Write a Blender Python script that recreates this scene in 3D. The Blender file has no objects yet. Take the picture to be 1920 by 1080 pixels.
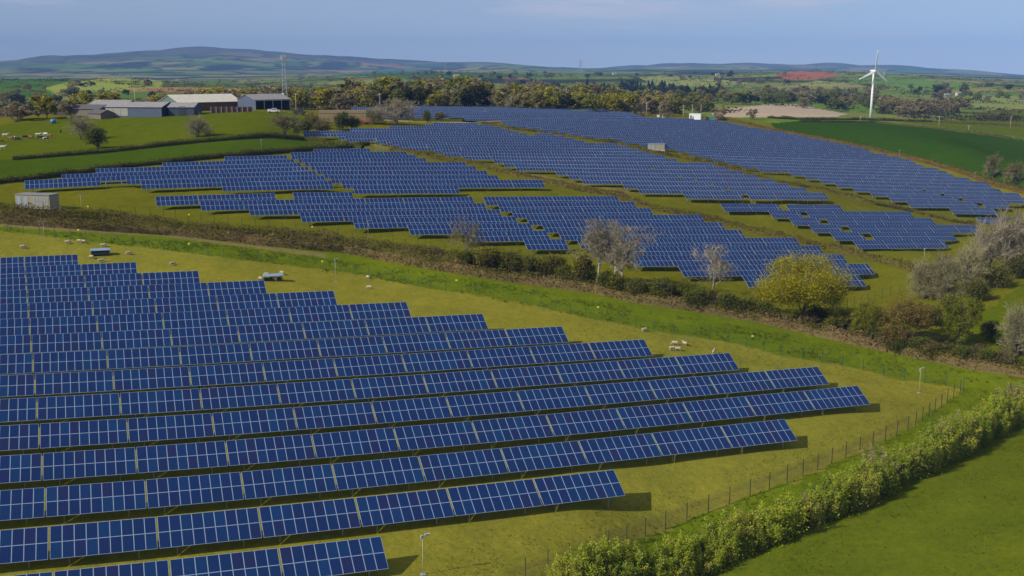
import bpy, math, random
import numpy as np
from mathutils import Vector, Matrix
R = math.radians
rng = np.random.default_rng(7)
random.seed(7)
scene = bpy.context.scene
COL = scene.collection

# ------------------------------------------------------------------ camera
F = 2000.0                                   # focal length in photo pixels (photo 1920 wide)
PT = math.atan((540 - 130) / F)              # downward pitch
CP, SP = math.cos(PT), math.sin(PT)
def ray(x, y):
    X = (x - 960) / F; v = (540 - y) / F
    return np.array([X, CP + v * SP, -SP + v * CP])
def tpx(x, y):                               # azimuth, tangent of elevation of a photo point
    d = ray(x, y); return math.atan2(d[0], d[1]), d[2] / math.hypot(d[0], d[1])
cam = bpy.data.cameras.new('camera'); camo = bpy.data.objects.new('camera', cam)
COL.objects.link(camo); scene.camera = camo
cam.sensor_width = 36.0; cam.lens = 36.0 * F / 1920.0
cam.clip_start = 1.0; cam.clip_end = 60000.0
camo.location = (0, 0, 0); camo.rotation_euler = (math.pi / 2 - PT, 0, 0)

# ------------------------------------------------------------------ object helpers
def link(o, parent=None):
    COL.objects.link(o)
    if parent is not None: o.parent = parent
    return o
def mesh_np(name, V, Fc, mats=(), midx=None, cols=None, uvs=None, smooth=False):
    """V (n,3), Fc list/array of faces (all same length or list of arrays)"""
    me = bpy.data.meshes.new(name)
    V = np.asarray(V, dtype=np.float32)
    if isinstance(Fc, np.ndarray): blocks = [Fc]
    else: blocks = [np.asarray(b, dtype=np.int32) for b in Fc if len(b)]
    nl = sum(b.size for b in blocks); nf = sum(len(b) for b in blocks)
    me.vertices.add(len(V)); me.vertices.foreach_set('co', V.ravel())
    me.loops.add(nl); me.polygons.add(nf)
    vi = np.concatenate([b.ravel() for b in blocks]).astype(np.int32)
    tot = np.concatenate([np.full(len(b), b.shape[1], np.int32) for b in blocks])
    st = np.concatenate([[0], np.cumsum(tot)[:-1]]).astype(np.int32)
    me.loops.foreach_set('vertex_index', vi)
    me.polygons.foreach_set('loop_start', st); me.polygons.foreach_set('loop_total', tot)
    for m in mats: me.materials.append(m)
    if midx is not None: me.polygons.foreach_set('material_index', np.asarray(midx, np.int32))
    me.polygons.foreach_set('use_smooth', np.full(nf, bool(smooth)))
    me.update(calc_edges=True)
    if cols is not None:
        a = me.color_attributes.new('tint', 'FLOAT_COLOR', 'POINT')
        c = np.ones((len(V), 4), np.float32); c[:, :3] = cols
        a.data.foreach_set('color', c.ravel())
    if uvs is not None:
        l = me.uv_layers.new(name='uv'); l.data.foreach_set('uv', np.asarray(uvs, np.float32).ravel())
    me.validate()
    return me
class MB:                                    # collects boxes, bars and tubes into one mesh
    def __init__(s): s.V = []; s.Q = []; s.T = []; s.n = 0; s.qm = []; s.tm = []
    def add(s, V, Q=(), T=(), m=0):
        V = np.asarray(V, float).reshape(-1, 3)
        if len(Q): s.Q.append(np.asarray(Q) + s.n); s.qm += [m] * len(Q)
        if len(T): s.T.append(np.asarray(T) + s.n); s.tm += [m] * len(T)
        s.V.append(V); s.n += len(V)
    def box(s, c, d, m=0, rot=None):
        hx, hy, hz = d[0] / 2, d[1] / 2, d[2] / 2
        V = np.array([[-hx,-hy,-hz],[hx,-hy,-hz],[hx,hy,-hz],[-hx,hy,-hz],[-hx,-hy,hz],[hx,-hy,hz],[hx,hy,hz],[-hx,hy,hz]])
        if rot is not None: V = V @ np.array(rot).T
        s.add(V + np.array(c), [[3,2,1,0],[4,5,6,7],[0,1,5,4],[1,2,6,5],[2,3,7,6],[3,0,4,7]], m=m)
    def tube(s, P, rad, sides=6, m=0, cap=True):
        P = np.asarray(P, float); n = len(P)
        rad = np.broadcast_to(np.asarray(rad, float), (n,))
        T = np.gradient(P, axis=0); T /= np.linalg.norm(T, axis=1)[:, None] + 1e-9
        a = np.array([0, 0, 1.]) if abs(T[0][2]) < .9 else np.array([1., 0, 0])
        A = np.cross(T, a); A /= np.linalg.norm(A, axis=1)[:, None] + 1e-9
        B = np.cross(T, A)
        th = np.arange(sides) * 2 * math.pi / sides
        V = (P[:, None] + rad[:, None, None] * (np.cos(th)[None, :, None] * A[:, None] + np.sin(th)[None, :, None] * B[:, None])).reshape(-1, 3)
        Q = []
        for i in range(n - 1):
            for k in range(sides):
                k2 = (k + 1) % sides
                Q.append([i*sides+k, i*sides+k2, (i+1)*sides+k2, (i+1)*sides+k])
        T3 = []
        if cap:
            V = np.vstack([V, P[0], P[-1]]); c0 = n * sides; c1 = c0 + 1
            for k in range(sides):
                k2 = (k + 1) % sides
                T3.append([k2, k, c0]); T3.append([(n-1)*sides+k, (n-1)*sides+k2, c1])
        s.add(V, Q, T3, m)
    def mesh(s, name, mats, smooth=False, cols=None):
        bl = []; mi = []
        if s.Q: bl.append(np.concatenate(s.Q)); mi += s.qm
        if s.T: bl.append(np.concatenate(s.T)); mi += s.tm
        return mesh_np(name, np.concatenate(s.V), bl, mats, mi, cols, None, smooth)
    def obj(s, name, mats, parent=None, loc=None, smooth=False):
        if not isinstance(mats, (list, tuple)): mats = [mats]
        o = bpy.data.objects.new(name, s.mesh(name, mats, smooth)); link(o, parent)
        if loc is not None: o.location = loc
        return o
def tag(o, label=None, cat=None, group=None, kind=None):
    if label: o['label'] = label
    if cat: o['category'] = cat
    if group: o['group'] = group
    if kind: o['kind'] = kind
    return o
def empty(name, loc, rz=0.0):
    o = bpy.data.objects.new(name, None); COL.objects.link(o)
    o.empty_display_size = .5; o.location = loc; o.rotation_euler = (0, 0, rz); return o
def copy_tree(o, parent=None):
    c = o.copy(); COL.objects.link(c)
    if parent is not None: c.parent = parent
    for ch in list(o.children): copy_tree(ch, c)
    return c

# ------------------------------------------------------------------ materials
def newmat(name):
    m = bpy.data.materials.new(name); m.use_nodes = True
    nt = m.node_tree; b = nt.nodes['Principled BSDF']
    return m, nt, b
def N(nt, t, **kw):
    n = nt.nodes.new(t)
    for k, v in kw.items():
        if k in n.inputs: n.inputs[k].default_value = v
        else: setattr(n, k, v)
    return n
def mixc(nt, fac, a, b, blend='MIX'):
    n = nt.nodes.new('ShaderNodeMix'); n.data_type = 'RGBA'; n.blend_type = blend
    for sock, v in ((n.inputs[0], fac), (n.inputs[6], a), (n.inputs[7], b)):
        if isinstance(v, bpy.types.NodeSocket): nt.links.new(v, sock)
        elif isinstance(v, (int, float)): sock.default_value = v
        else: sock.default_value = (*v, 1)
    return n.outputs[2]
def ramp(nt, src, p0, p1, c0=(0,0,0), c1=(1,1,1)):
    n = nt.nodes.new('ShaderNodeValToRGB'); nt.links.new(src, n.inputs[0])
    n.color_ramp.elements[0].position = p0; n.color_ramp.elements[1].position = p1
    n.color_ramp.elements[0].color = (*c0, 1); n.color_ramp.elements[1].color = (*c1, 1)
    return n.outputs[0]
def noise(nt, scale, detail=3, rough=.55, coord='Object', stretch=None):
    tc = nt.nodes.new('ShaderNodeTexCoord'); src = tc.outputs[coord]
    if stretch:
        mp = nt.nodes.new('ShaderNodeMapping'); mp.inputs['Scale'].default_value = stretch
        nt.links.new(src, mp.inputs[0]); src = mp.outputs[0]
    n = N(nt, 'ShaderNodeTexNoise', Scale=scale, Detail=detail, Roughness=rough)
    nt.links.new(src, n.inputs['Vector']); return n.outputs['Fac']
def solid(name, c, rough=.6, metal=0.0, var=.12, scale=3.0, spec=.4):
    m, nt, b = newmat(name)
    f = noise(nt, scale, 4)
    lo = tuple(x * (1 - var) for x in c); hi = tuple(min(1, x * (1 + var)) for x in c)
    nt.links.new(ramp(nt, f, .3, .7, lo, hi), b.inputs['Base Color'])
    b.inputs['Roughness'].default_value = rough; b.inputs['Metallic'].default_value = metal
    b.inputs['Specular IOR Level'].default_value = spec
    return m
# ------------------------------------------------------------------ layout of the solar rows
YAW = .391
UU = np.array([math.cos(YAW), math.sin(YAW)]); NN = np.array([-math.sin(YAW), math.cos(YAW)])
SL, TILT, CLEAR = 3.33, .571, .85
def plane_pt(x, y, b):
    d = ray(x, y); return d * (b / float(d[:2] @ NN))
# near array: surveyed grid (row, gap) -> top edge of the table line
PN = [-37.233, 77.738, -39.488, .391, -.047, 8.03, .081, .065, .366, .345, -.048, -.175, -.418, .225, -.164, 1.492, -.963, .06, -.057, .111, .31]
def near_pt(j, i):
    x0, y0, z0, yaw, su, D, sv, qj, qi, qij, sh, c30, c21, c12, c03, wa2, wa3, wb2, wab, wb3, wd2 = PN
    a = i * 9.25 + sh * 0 * j; a = i * 9.25 + SHEAR * j * D; b = j * D
    A = a / 50 - .7; B = b / 50 - .7
    a = a + wa2 * A * A + wa3 * A ** 3 + wab * A * B
    b = b + wb2 * A * A + wb3 * A ** 3 + wd2 * B * B
    z = z0 + su * a + sv * b + qj * B * B + qi * A * A + qij * A * B + c30 * A ** 3 + c21 * A * A * B + c12 * A * B * B + c03 * B ** 3
    return np.array([x0 + a * UU[0] + b * NN[0], y0 + a * UU[1] + b * NN[1], z])
SHEAR = -.048
NEAR_ENDS = [3, 6, 9, 11, 11, 10, 9, 8, 7, 6, 5, 4, 3, 2, 1]
# other blocks: plane distance of row 0, spacing, rows of segments (x1,y1,x2,y2) of the top edge in the survey photo
BLK = {
 'M1': (247.9, -6.9, [[(290.5,368.3,515,361.7),(548,360.8,660,360)], [(374,376.7,885,368.7)], [(464.7,385,908.3,380.8)], [(560.8,397.5,935.8,392.5)],
        [(659.7,409.2,965.8,405.5)], [(762.5,420.8,994,418.3)], [(868,434,1024,432)], [(980,448.3,1058.3,448.3)]]),
 'M2': (241., -6.9, [[(904.7,368.7,1156.7,367.5)], [(931.7,380.5,1187.5,378)], [(956.3,392,1218.3,390)], [(984.2,404.2,1313.3,402.5)], [(1014.2,418,1351.7,416.7)],
        [(1044.2,432,1388.3,430.7)], [(1080,446.5,1490.8,445.5)], [(1123,462,1535,460.5)], [(1178,479,1578.3,476.7)], [(1270,497.5,1626.7,494.2)], [(1390,516.5,1610,515.8)]]),
 'C2': (246., -7., [[(1350,381.7,1458.3,382.5),(1472.5,383.7,1573.3,384.2)], [(1439.2,393.7,1497,395),(1510,395.6,1705,396.7)], [(1477.5,406.7,1533.5,408),(1547,408.2,1745,408.8)],
        [(1515,420.3,1573,421),(1587.5,421.3,1830,422)], [(1555,434.7,1614,435.5),(1629,435.7,1783,436)], [(1598,450.3,1766.7,449.2)]]),
 'B1': (299., -6.5, [[(420,293.3,537.5,290.8)], [(303.8,304.7,550.8,298.3)], [(178.8,315.8,563.3,305.3)], [(114.5,326.7,577.5,312.5)], [(45.5,338.3,188,331.5),(188.5,331.4,235,329.5,1),(235.5,329.4,591.7,320.5)],
        [(263.3,338,607.5,329.5)], [(414.2,341.7,621.7,338.7)]]),
 'B2': (313.6, -6.4, [[(586.7,279.2,693.3,278.3)], [(543.3,285.3,761.7,284.2)], [(556,290.9,778.3,290)], [(568.3,297.5,797.5,296.3)], [(580,304.7,871.7,303.8)], [(590.8,312.2,890.8,311.7)],
        [(604.2,320,911.7,320)], [(617.5,328.6,932.5,328.7)], [(638,338,1015.8,337)], [(660,347.5,856.7,347.2)]]),
 'C1': (254., 6.5, [[(1277.5,358.3,1387,359.8),(1398,360,1545,361.3)], [(1192,348.5,1356,350.7),(1365,350.8,1509,352)], [(1163.7,339.7,1326,342.3),(1334,342.4,1476.7,343.7)], [(1086.7,331,1297,334),(1304,334.1,1448.3,335.8)],
        [(1061.7,322.5,1268,326),(1275,326,1418,327.8)], [(1037.5,315,1243,318.5),(1249,318.6,1390,320.5)], [(964,307,1218,311.2),(1224,311.3,1361.7,313)], [(940.8,300.6,1338.3,305.3)], [(921.7,293.5,1266.7,297.5)], [(863.3,287,1244,290.8)],
        [(829,280.8,1219,285)], [(811.7,275.3,1198.3,279.2)], [(746.7,270,1177.5,273.3)], [(734,265.6,1155.8,268.3)], [(722.5,261.8,1094,262.9)], [(704,257.6,1075,258.4)],
        [(646.7,254.6,1056.7,254)], [(631.7,250.8,986.7,249.7),(1000,250,1038,249.7)], [(567.5,245.5,970,246)], [(656,240.3,955,241.8)], [(729,236.3,938,237.6)], [(796.7,233,921.7,234)], [(811.7,230,895,230.5)]]),
 'D': (262.5, 6.5, [[(1777.5,388.3,1862.5,390)], [(1698.3,376.7,1828,378.2),(1838,378.4,1884,379)], [(1662.5,365.5,1792,368),(1801,368.3,1930,370.5)], [(1626.7,355.8,1758,358.5),(1766,358.7,1908,362)], [(1594,347.5,1725,350.7),(1732,350.8,1873,354.3)],
        [(1562.5,339.8,1692,343),(1699,343.2,1856,346.8)], [(1533,332.3,1661,335.8),(1667,336,1846.7,340.3)], [(1504,325,1631,328.6),(1636,328.7,1815,333.3)], [(1476.7,318.5,1601,322),(1606,322.1,1785,326.7)], [(1417.5,311.2,1773,320.7)],
        [(1384,304.4,1758,314.7)], [(1357.5,298,1728,308.6)], [(1331.7,292,1714,303.4)], [(1309,286.3,1706.7,298.6)], [(1286.7,280.9,1686,293.7)], [(1265,275.5,1661,288.7)],
        [(1243,270.3,1635,283.8)], [(1196,264.6,1625,279.6)], [(1164,259.5,1614,275.4)], [(1145,254.8,1594,271.2)], [(1088,249.2,1573,267.2)], [(1066,245,1552,263.2)],
        [(1045,241.2,1533,259.4)], [(1012,237.4,1513,255.5)], [(988,234,1495,251.7)], [(966,231,1473,247.7)], [(950,228.3,1450,243.7)], [(939,225.8,1425,239.6)],
        [(968,223.8,1400,235.5)], [(1000,222.2,1382,231.7)], [(1052,221,1365,228.2)], [(1100,220.2,1345,225)], [(1180,219.6,1300,222)]]),
 'D0': (249.5, 6.5, [[(1829,407.5,1915,408.5)]]),
 'E': (455., 6.5, [[(868,217.8,1205,216.6)], [(700,212,1200,215.4)], [(690,210,1196,213.8)], [(682,208.2,1190,212.2)], [(676,206.6,1183,210.7)], [(670,205,1175,209.3)], [(665,203.5,1165,207.9)],
        [(661,202,1152,206.4)], [(658,200.6,1136,205)], [(700,199.6,1118,203.6)], [(760,198.6,1095,202.4)], [(790,197.7,1060,201.3)]]),
}
TABLES = []      # dicts: left/right top edge points, row, block, number of columns
for j, e in enumerate(NEAR_ENDS):
    for i in range(-1, e):
        TABLES.append(dict(b='near', row=j, k=e - 1 - i, a=near_pt(j, i), c=near_pt(j, i + 1), nc=9, half=False))
GS = []          # ground samples
for t in TABLES: GS.append((t['a'] + t['c']) / 2)
for bn, (b0, D, rows) in BLK.items():
    for j, segs in enumerate(rows):
        b = b0 + D * j; k = 0
        for s in segs:
            A = plane_pt(s[0], s[1], b); C = plane_pt(s[2], s[3], b)
            Ln = np.linalg.norm(C - A); GS += [A, C, (A + C) / 2]
            nmod = max(1, round(Ln / 1.0278)); sizes = [9] * (nmod // 9)
            if nmod % 9: sizes.append(nmod % 9)
            x = 0
            for q in sizes:
                TABLES.append(dict(b=bn, row=j, k=k, a=A + (C - A) * x / nmod, c=A + (C - A) * (x + q) / nmod, nc=q, half=len(s) > 4)); k += 1
                x += q
GS = np.array(GS)
# upper edge -> ground under it
GS = GS - np.array([0, 0, CLEAR + SL * math.sin(TILT)]) - SL * math.cos(TILT) / 2 * np.array([NN[0], NN[1], 0])

# ------------------------------------------------------------------ terrain: smooth surface through the surveyed points
ctl = []                                     # (azimuth, log distance, tangent)
for P in GS:
    r = math.hypot(P[0], P[1]); ctl.append((math.atan2(P[0], P[1]), math.log(r), P[2] / r))
def cp(x, y, r):
    a, t = tpx(x, y); ctl.append((a, math.log(r), t))
def cz(x, r, z):
    a, _ = tpx(x, 400); ctl.append((a, math.log(r), z / r))
n0 = near_pt(0, 3)
# close to and below the camera: nearly flat hillside falling gently to the right
for x, r, z in ((-600,30,-43.5),(400,30,-43.8),(960,30,-44),(1500,30,-44.5),(2500,30,-45),(-600,8,-44.5),(960,8,-45),(2500,8,-46),(-400,60,-42.5),(2400,60,-46)): cz(x, r, z)
for x, y, r in ((1250,1070,97),(1500,1070,97),(1800,1075,97),(2100,1050,100),(1600,880,124),(1900,900,124),(1800,735,164),(1920,730,168),(2100,760,165),
                (1700,650,180),(1900,640,186),(1300,590,183),(1560,610,190),(1900,560,210),(2050,560,214),(1000,520,199),(700,478,213),(450,442,221),(200,412,232),(20,393,245),(-200,395,250),
                (640,500,203),(400,470,205),(150,440,216),(0,426,222),(-200,430,224),
                (1750,520,235),(1900,490,254),(1700,470,264),(1900,430,305),(2050,440,310),(1950,380,367),
                (0,330,290),(250,300,310),(450,275,330),(0,290,345),(150,275,355),(300,262,365),(500,245,375),(0,255,410),(100,240,425),(300,225,425),(480,215,425),(-250,270,410),(-250,330,310),
                (60,222,455),(250,212,460),(400,207,460),(520,205,460),(640,222,440),(700,228,430),(600,212,470),
                (1925,340,430),(1800,285,480),(1700,258,520),(1600,242,560),(1500,230,590),(1900,300,520),(1900,262,620),(1700,238,650),(1500,226,650),(2100,320,520),(2100,270,640),(2200,400,350)): cp(x, y, r)
# middle distance and beyond
for x, y, r in ((-250,225,560),(-250,190,1200),(0,228,560),(0,215,900),(0,190,1200),(0,165,1700),(0,153,2000),(-250,155,2000),(100,165,1600),(100,152,2000),(215,178,1400),(215,160,1650),(215,147,2000),(320,155,2000),(400,168,1500),(420,163,2100),(550,165,2100),
                (250,218,620),(500,212,620),(0,152,2600),(215,153,2600),(420,158,2700),
                (700,199,600),(900,199,580),(1100,205,560),(1250,218,540),(1350,222,600),(1450,221,640),(700,198,800),(900,196,800),(1100,200,800),(1250,212,800),(1350,217,780),(1440,213,800),(1560,217,770),(1640,219,830),(1800,232,760),(1920,236,760),(2150,240,800),
                (1450,197,980),(1600,214,900),(1800,215,1000),(1920,220,1000),(2150,225,1000),
                (700,172,1500),(1000,176,1500),(1200,178,1400),(1350,180,1400),(1500,182,1400),(1700,186,1400),(1920,192,1400),(2150,195,1400),
                (700,150,2300),(850,143,2500),(1000,150,2300),(1200,152,2200),(1350,150,2300),(1500,142,2500),(1500,133,2700),(1400,140,2700),(1620,140,2500),(1750,150,2200),(1920,160,2100),(2150,165,2100),
                (1250,143,2800),(1650,139,2700),(1750,145,2600),(1880,155,2500),
                (700,139,3200),(850,134,3300),(1000,139,3300),(1200,140,3300),(1400,141,3300),(1500,141,3300),(1650,143,3300),(1800,148,3200),(1920,155,3200),(2150,158,3200),
                (0,150,4500),(250,150,4500),(500,148,4500),(700,140,4500),(900,134,4600),(1100,136,4600),(1300,134,4600),(1500,137,4600),(1700,139,4600),(1920,147,4600),(-250,152,4500),(2150,148,4600)): cp(x, y, r)
MOOR = [(-300,118),(-150,119),(0,120),(60,113),(100,108),(130,110),(200,104),(300,101),(340,96),(380,93),(430,97),(520,102),(600,108),(700,115),(760,119),(850,119),(940,121),(1050,124),(1150,126),(1250,123.5),(1330,123),(1400,125),(1500,128),(1600,127),(1700,130),(1800,136),(1860,138),(1920,140),(2100,141)]
for x, y in MOOR:
    cp(x, y, 10500); cp(x, y + (150 - y) * .5 if x < 900 else y + 6, 7500); cp(x, y + 14, 14500); cp(x, y + 16, 22000)
ctl = np.array(ctl)
SA, SR = 1.6, 1.0                            # anisotropy of the interpolation
def feats(a, l): return np.stack([np.asarray(a) * SA, np.asarray(l) * SR], -1)
def tps_fit(P, v, lam):
    d = np.linalg.norm(P[:, None] - P[None], axis=-1); K = d * d * np.log(d + 1e-9)
    n = len(P); A = np.zeros((n + 3, n + 3)); A[:n, :n] = K + lam * np.eye(n)
    A[:n, n:] = np.c_[np.ones(n), P]; A[n:, :n] = A[:n, n:].T
    return np.linalg.solve(A, np.r_[v, np.zeros(3)])
P0 = feats(ctl[:, 0], ctl[:, 1])
# thin the samples that sit on top of each other
keep = []; 
for i in range(len(P0)):
    if all(np.hypot(*(P0[i] - P0[k])) > .012 for k in keep): keep.append(i)
P0 = P0[keep]; W0 = tps_fit(P0, ctl[keep, 2], 2e-5)
AZ = np.linspace(-1.0, 1.0, 301); LR = np.linspace(math.log(5), math.log(24000), 520)
G = np.zeros((len(LR), len(AZ)))
for i, l in enumerate(LR):
    p = feats(AZ, np.full(len(AZ), l))
    d = np.linalg.norm(p[:, None] - P0[None], axis=-1)
    G[i] = (d * d * np.log(d + 1e-9)) @ W0[:-3] + W0[-3] + p @ W0[-2:]
def tan_at(a, l):
    fa = np.clip((np.asarray(a) - AZ[0]) / (AZ[1] - AZ[0]), 0, len(AZ) - 1.001); fl = np.clip((np.asarray(l) - LR[0]) / (LR[1] - LR[0]), 0, len(LR) - 1.001)
    ia = fa.astype(int); il = fl.astype(int); fa = fa - ia; fl = fl - il
    return (G[il, ia] * (1 - fa) + G[il, ia + 1] * fa) * (1 - fl) + (G[il + 1, ia] * (1 - fa) + G[il + 1, ia + 1] * fa) * fl
def gz(x, y):
    x = np.asarray(x, float); y = np.asarray(y, float); r = np.hypot(x, y) + 1e-6
    return tan_at(np.arctan2(x, y), np.log(r)) * r
LRF = np.linspace(math.log(8), math.log(23000), 6000)
def hit(x, y, rmin=20.):
    """ground point seen at a survey-photo position"""
    a, t = tpx(x, y)
    tt = tan_at(np.full(len(LRF), a), LRF); ok = (tt >= t) & (LRF > math.log(rmin))
    i = int(np.argmax(ok)) if ok.any() else int(np.argmax(tt))
    l = LRF[i]
    if ok.any() and i > 0 and tt[i] > tt[i-1]: l = LRF[i-1] + (LRF[i] - LRF[i-1]) * (t - tt[i-1]) / (tt[i] - tt[i-1])
    r = math.exp(l); return np.array([math.sin(a) * r, math.cos(a) * r, float(tan_at(np.array([a]), np.array([l]))[0]) * r])
def at_r(x, r):
    a, _ = tpx(x, 300); X, Y = math.sin(a) * r, math.cos(a) * r
    return np.array([X, Y, float(gz([X], [Y])[0])])
# ------------------------------------------------------------------ ground colours (linear, real-world albedo)
SRGB = lambda r, g, b: tuple(((c / 255) / 12.92 if c / 255 < .04045 else ((c / 255 + .055) / 1.055) ** 2.4) for c in (r, g, b))
C_OLIVE = (.198, .186, .026); C_VERGE = (.116, .152, .007); C_FAR = (.130, .128, .009); C_PAST = (.088, .110, .004); C_DARK = (.030, .066, .004); C_STRIP = (.054, .088, .005)
C_RIGHT = (.098, .120, .008); C_TAN = (.18, .14, .07); C_PLOUGH = (.40, .31, .25); C_RED = (.30, .11, .065); C_LIGHT = (.23, .25, .07)
FIELDS = [  # (colour, outline as seen in the survey photo)
 (C_PAST, [(-300,330),(-300,228),(0,232),(110,222),(300,212),(520,208),(640,226),(720,232),(600,246),(500,255),(400,262),(200,280),(0,300)]),
 (C_STRIP, [(-300,345),(0,300),(200,280),(500,255),(560,258),(620,262),(690,270),(560,281),(330,296),(180,312),(60,328),(0,334),(-300,360)]),
 (C_FAR, [(-300,362),(0,336),(180,314),(330,298),(560,283),(690,271),(700,255),(560,246),(640,225),(760,222),(900,214),(1000,212),(1200,206),(1330,215),(1430,228),(1560,252),(1700,290),(1850,340),(2100,395),(2100,470),(1950,470),(1830,470),(1700,540),(1600,570),(1450,565),(1300,545),(1100,505),(900,470),(700,440),(500,418),(300,402),(100,392),(0,390),(-300,392)]),
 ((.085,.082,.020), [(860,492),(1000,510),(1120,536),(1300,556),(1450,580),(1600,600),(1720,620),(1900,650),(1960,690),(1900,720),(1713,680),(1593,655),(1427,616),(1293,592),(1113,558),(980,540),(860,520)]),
 (C_VERGE, [(-300,413),(0,414),(200,428),(333,437),(500,456),(640,467),(813,500),(980,528),(1113,545),(1200,566),(1300,581),(1427,603),(1593,642),(1713,667),(1813,686),(1930,704),(2150,760),(2150,800),(1900,735),(1790,725),(1680,711),(1600,690),(1460,667),(1360,640),(1243,624),(1127,602),(980,567),(813,542),(667,512),(480,490),(433,485),(267,463),(123,447),(0,432),(-300,430)]),
 (C_OLIVE, [(-300,430),(0,432),(123,447),(267,463),(433,485),(480,490),(667,512),(813,542),(980,567),(1127,602),(1243,624),(1360,640),(1460,667),(1600,690),(1680,711),(1797,728),(1800,737),(1700,802),(1610,849),(1471,907),(1364,947),(1206,1007),(1018,1073),(940,1120),(600,1300),(-600,1300),(-600,700)]),
 (C_VERGE, [(1797,728),(1900,735),(2150,775),(1950,800),(1800,880),(1600,970),(1400,1060),(1200,1140),(980,1120),(1018,1073),(1206,1007),(1364,947),(1471,907),(1610,849),(1700,802),(1800,737)]),
 (C_RIGHT, [(1990,726),(1938,768),(1865,818),(1768,874),(1672,920),(1585,960),(1480,1004),(1380,1053),(1285,1095),(1100,1180),(900,1400),(2400,1400),(2600,1100),(2400,760)]),
 (C_PAST, [(1800,640),(1900,712),(2200,760),(2400,600),(2200,480),(1990,510),(1900,545),(1840,590)]),
 (C_DARK, [(1445,231),(1500,227),(1640,226),(1800,247),(1920,262),(2200,290),(2200,430),(1980,371),(1917,357),(1867,344),(1800,320),(1733,300),(1687,290),(1633,278),(1583,267),(1517,254),(1450,240)]),
 (C_PAST, [(1500,225),(1600,222),(1720,225),(1920,239),(2200,252),(2200,285),(1920,258),(1800,243),(1640,223)]),
 (C_PAST, [(1790,222),(1860,206),(1920,204),(2200,206),(2200,250),(1920,236),(1800,229)]),
 (C_PLOUGH, [(1335,212),(1370,203),(1440,196),(1490,195),(1545,206),(1590,214),(1570,219),(1480,220),(1380,220),(1340,218)]),
 (C_RED, [(1450,139),(1490,133.5),(1545,134),(1575,140),(1560,145),(1500,150),(1478,150),(1462,143)]),
 (C_LIGHT, [(1490,160),(1530,151),(1590,155),(1560,161)]),
 (C_LIGHT, [(1195,144),(1240,142),(1340,147),(1400,156),(1380,163),(1280,161),(1220,158)]),
 ((.11,.19,.04), [(1560,147),(1650,144),(1740,149),(1720,160),(1650,158),(1600,154)]),
 ((.12,.20,.038), [(1640,160),(1740,150),(1850,158),(1800,170),(1700,172)]),
 ((.20,.23,.06), [(1760,182),(1860,178),(1920,180),(2100,182),(2100,200),(1860,203),(1770,200)]),
 ((.24,.28,.05), [(80,166),(130,154),(210,146.5),(280,148),(330,155),(300,163),(240,168),(190,172),(120,178)]),
 ((.055,.12,.018), [(0,158),(40,150),(110,149),(180,147),(130,153),(80,165),(0,168)]),
 ((.055,.12,.018), [(-200,172),(0,172),(80,168),(110,180),(0,186),(-200,188)]),
 ((.05,.11,.022), [(620,142),(680,136),(760,133),(900,136),(1000,139),(1050,144),(900,146),(760,145)]),
]
C_TRACK = (.30, .25, .17)
TRACKS = [ (C_TRACK, 2.6, [(700,222),(760,228),(850,230),(900,229),(938,226)]), (C_TRACK, 3.5, [(655,222),(700,225),(760,226)]),
           ((.19,.155,.055), 1.6, [(690,270),(760,284),(900,308),(1020,332),(1180,360)]), ((.155,.14,.028), .45, [(960,1075),(1100,1025),(1206,985),(1364,925),(1471,885),(1610,832),(1700,785)]), ((.16,.14,.03), .3, [(990,1079),(1130,1030),(1225,993),(1380,932),(1485,892),(1620,840),(1710,792)]), ((.20,.16,.07), 1.2, [(0,422),(300,440),(600,478)]) ]
def densify(P, step=14):
    out = []
    for a, b in zip(P, P[1:]):
        n = max(1, int(math.hypot(b[0]-a[0], b[1]-a[1]) / step))
        out += [(a[0] + (b[0]-a[0]) * k / n, a[1] + (b[1]-a[1]) * k / n) for k in range(n)]
    return out + [P[-1]]
def inpoly(px, py, poly):
    ins = np.zeros(px.shape, bool); n = len(poly)
    for i in range(n):
        x1, y1 = poly[i]; x2, y2 = poly[(i + 1) % n]
        c = ((y1 > py) != (y2 > py)) & (px < (x2 - x1) * (py - y1) / (y2 - y1 + 1e-12) + x1)
        ins ^= c
    return ins
def vnoise(x, y, s, seed=0):
    x = x / s + seed * 17.3; y = y / s + seed * 5.7; i = np.floor(x).astype(int); j = np.floor(y).astype(int); fx = x - i; fy = y - j
    fx = fx*fx*(3-2*fx); fy = fy*fy*(3-2*fy)
    h = lambda a, b: (np.abs(np.sin(a * 127.1 + b * 311.7 + seed * 74.7) * 43758.5453)) % 1.0
    return (h(i,j)*(1-fx)+h(i+1,j)*fx)*(1-fy) + (h(i,j+1)*(1-fx)+h(i+1,j+1)*fx)*fy
# mesh: rings about the hill top, finer where the country is near
na, nr = 1150, 900
azs = np.concatenate([np.linspace(-1.0, -.52, 60)[:-1], np.linspace(-.52, .52, na), np.linspace(.52, 1.0, 60)[1:]])
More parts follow.
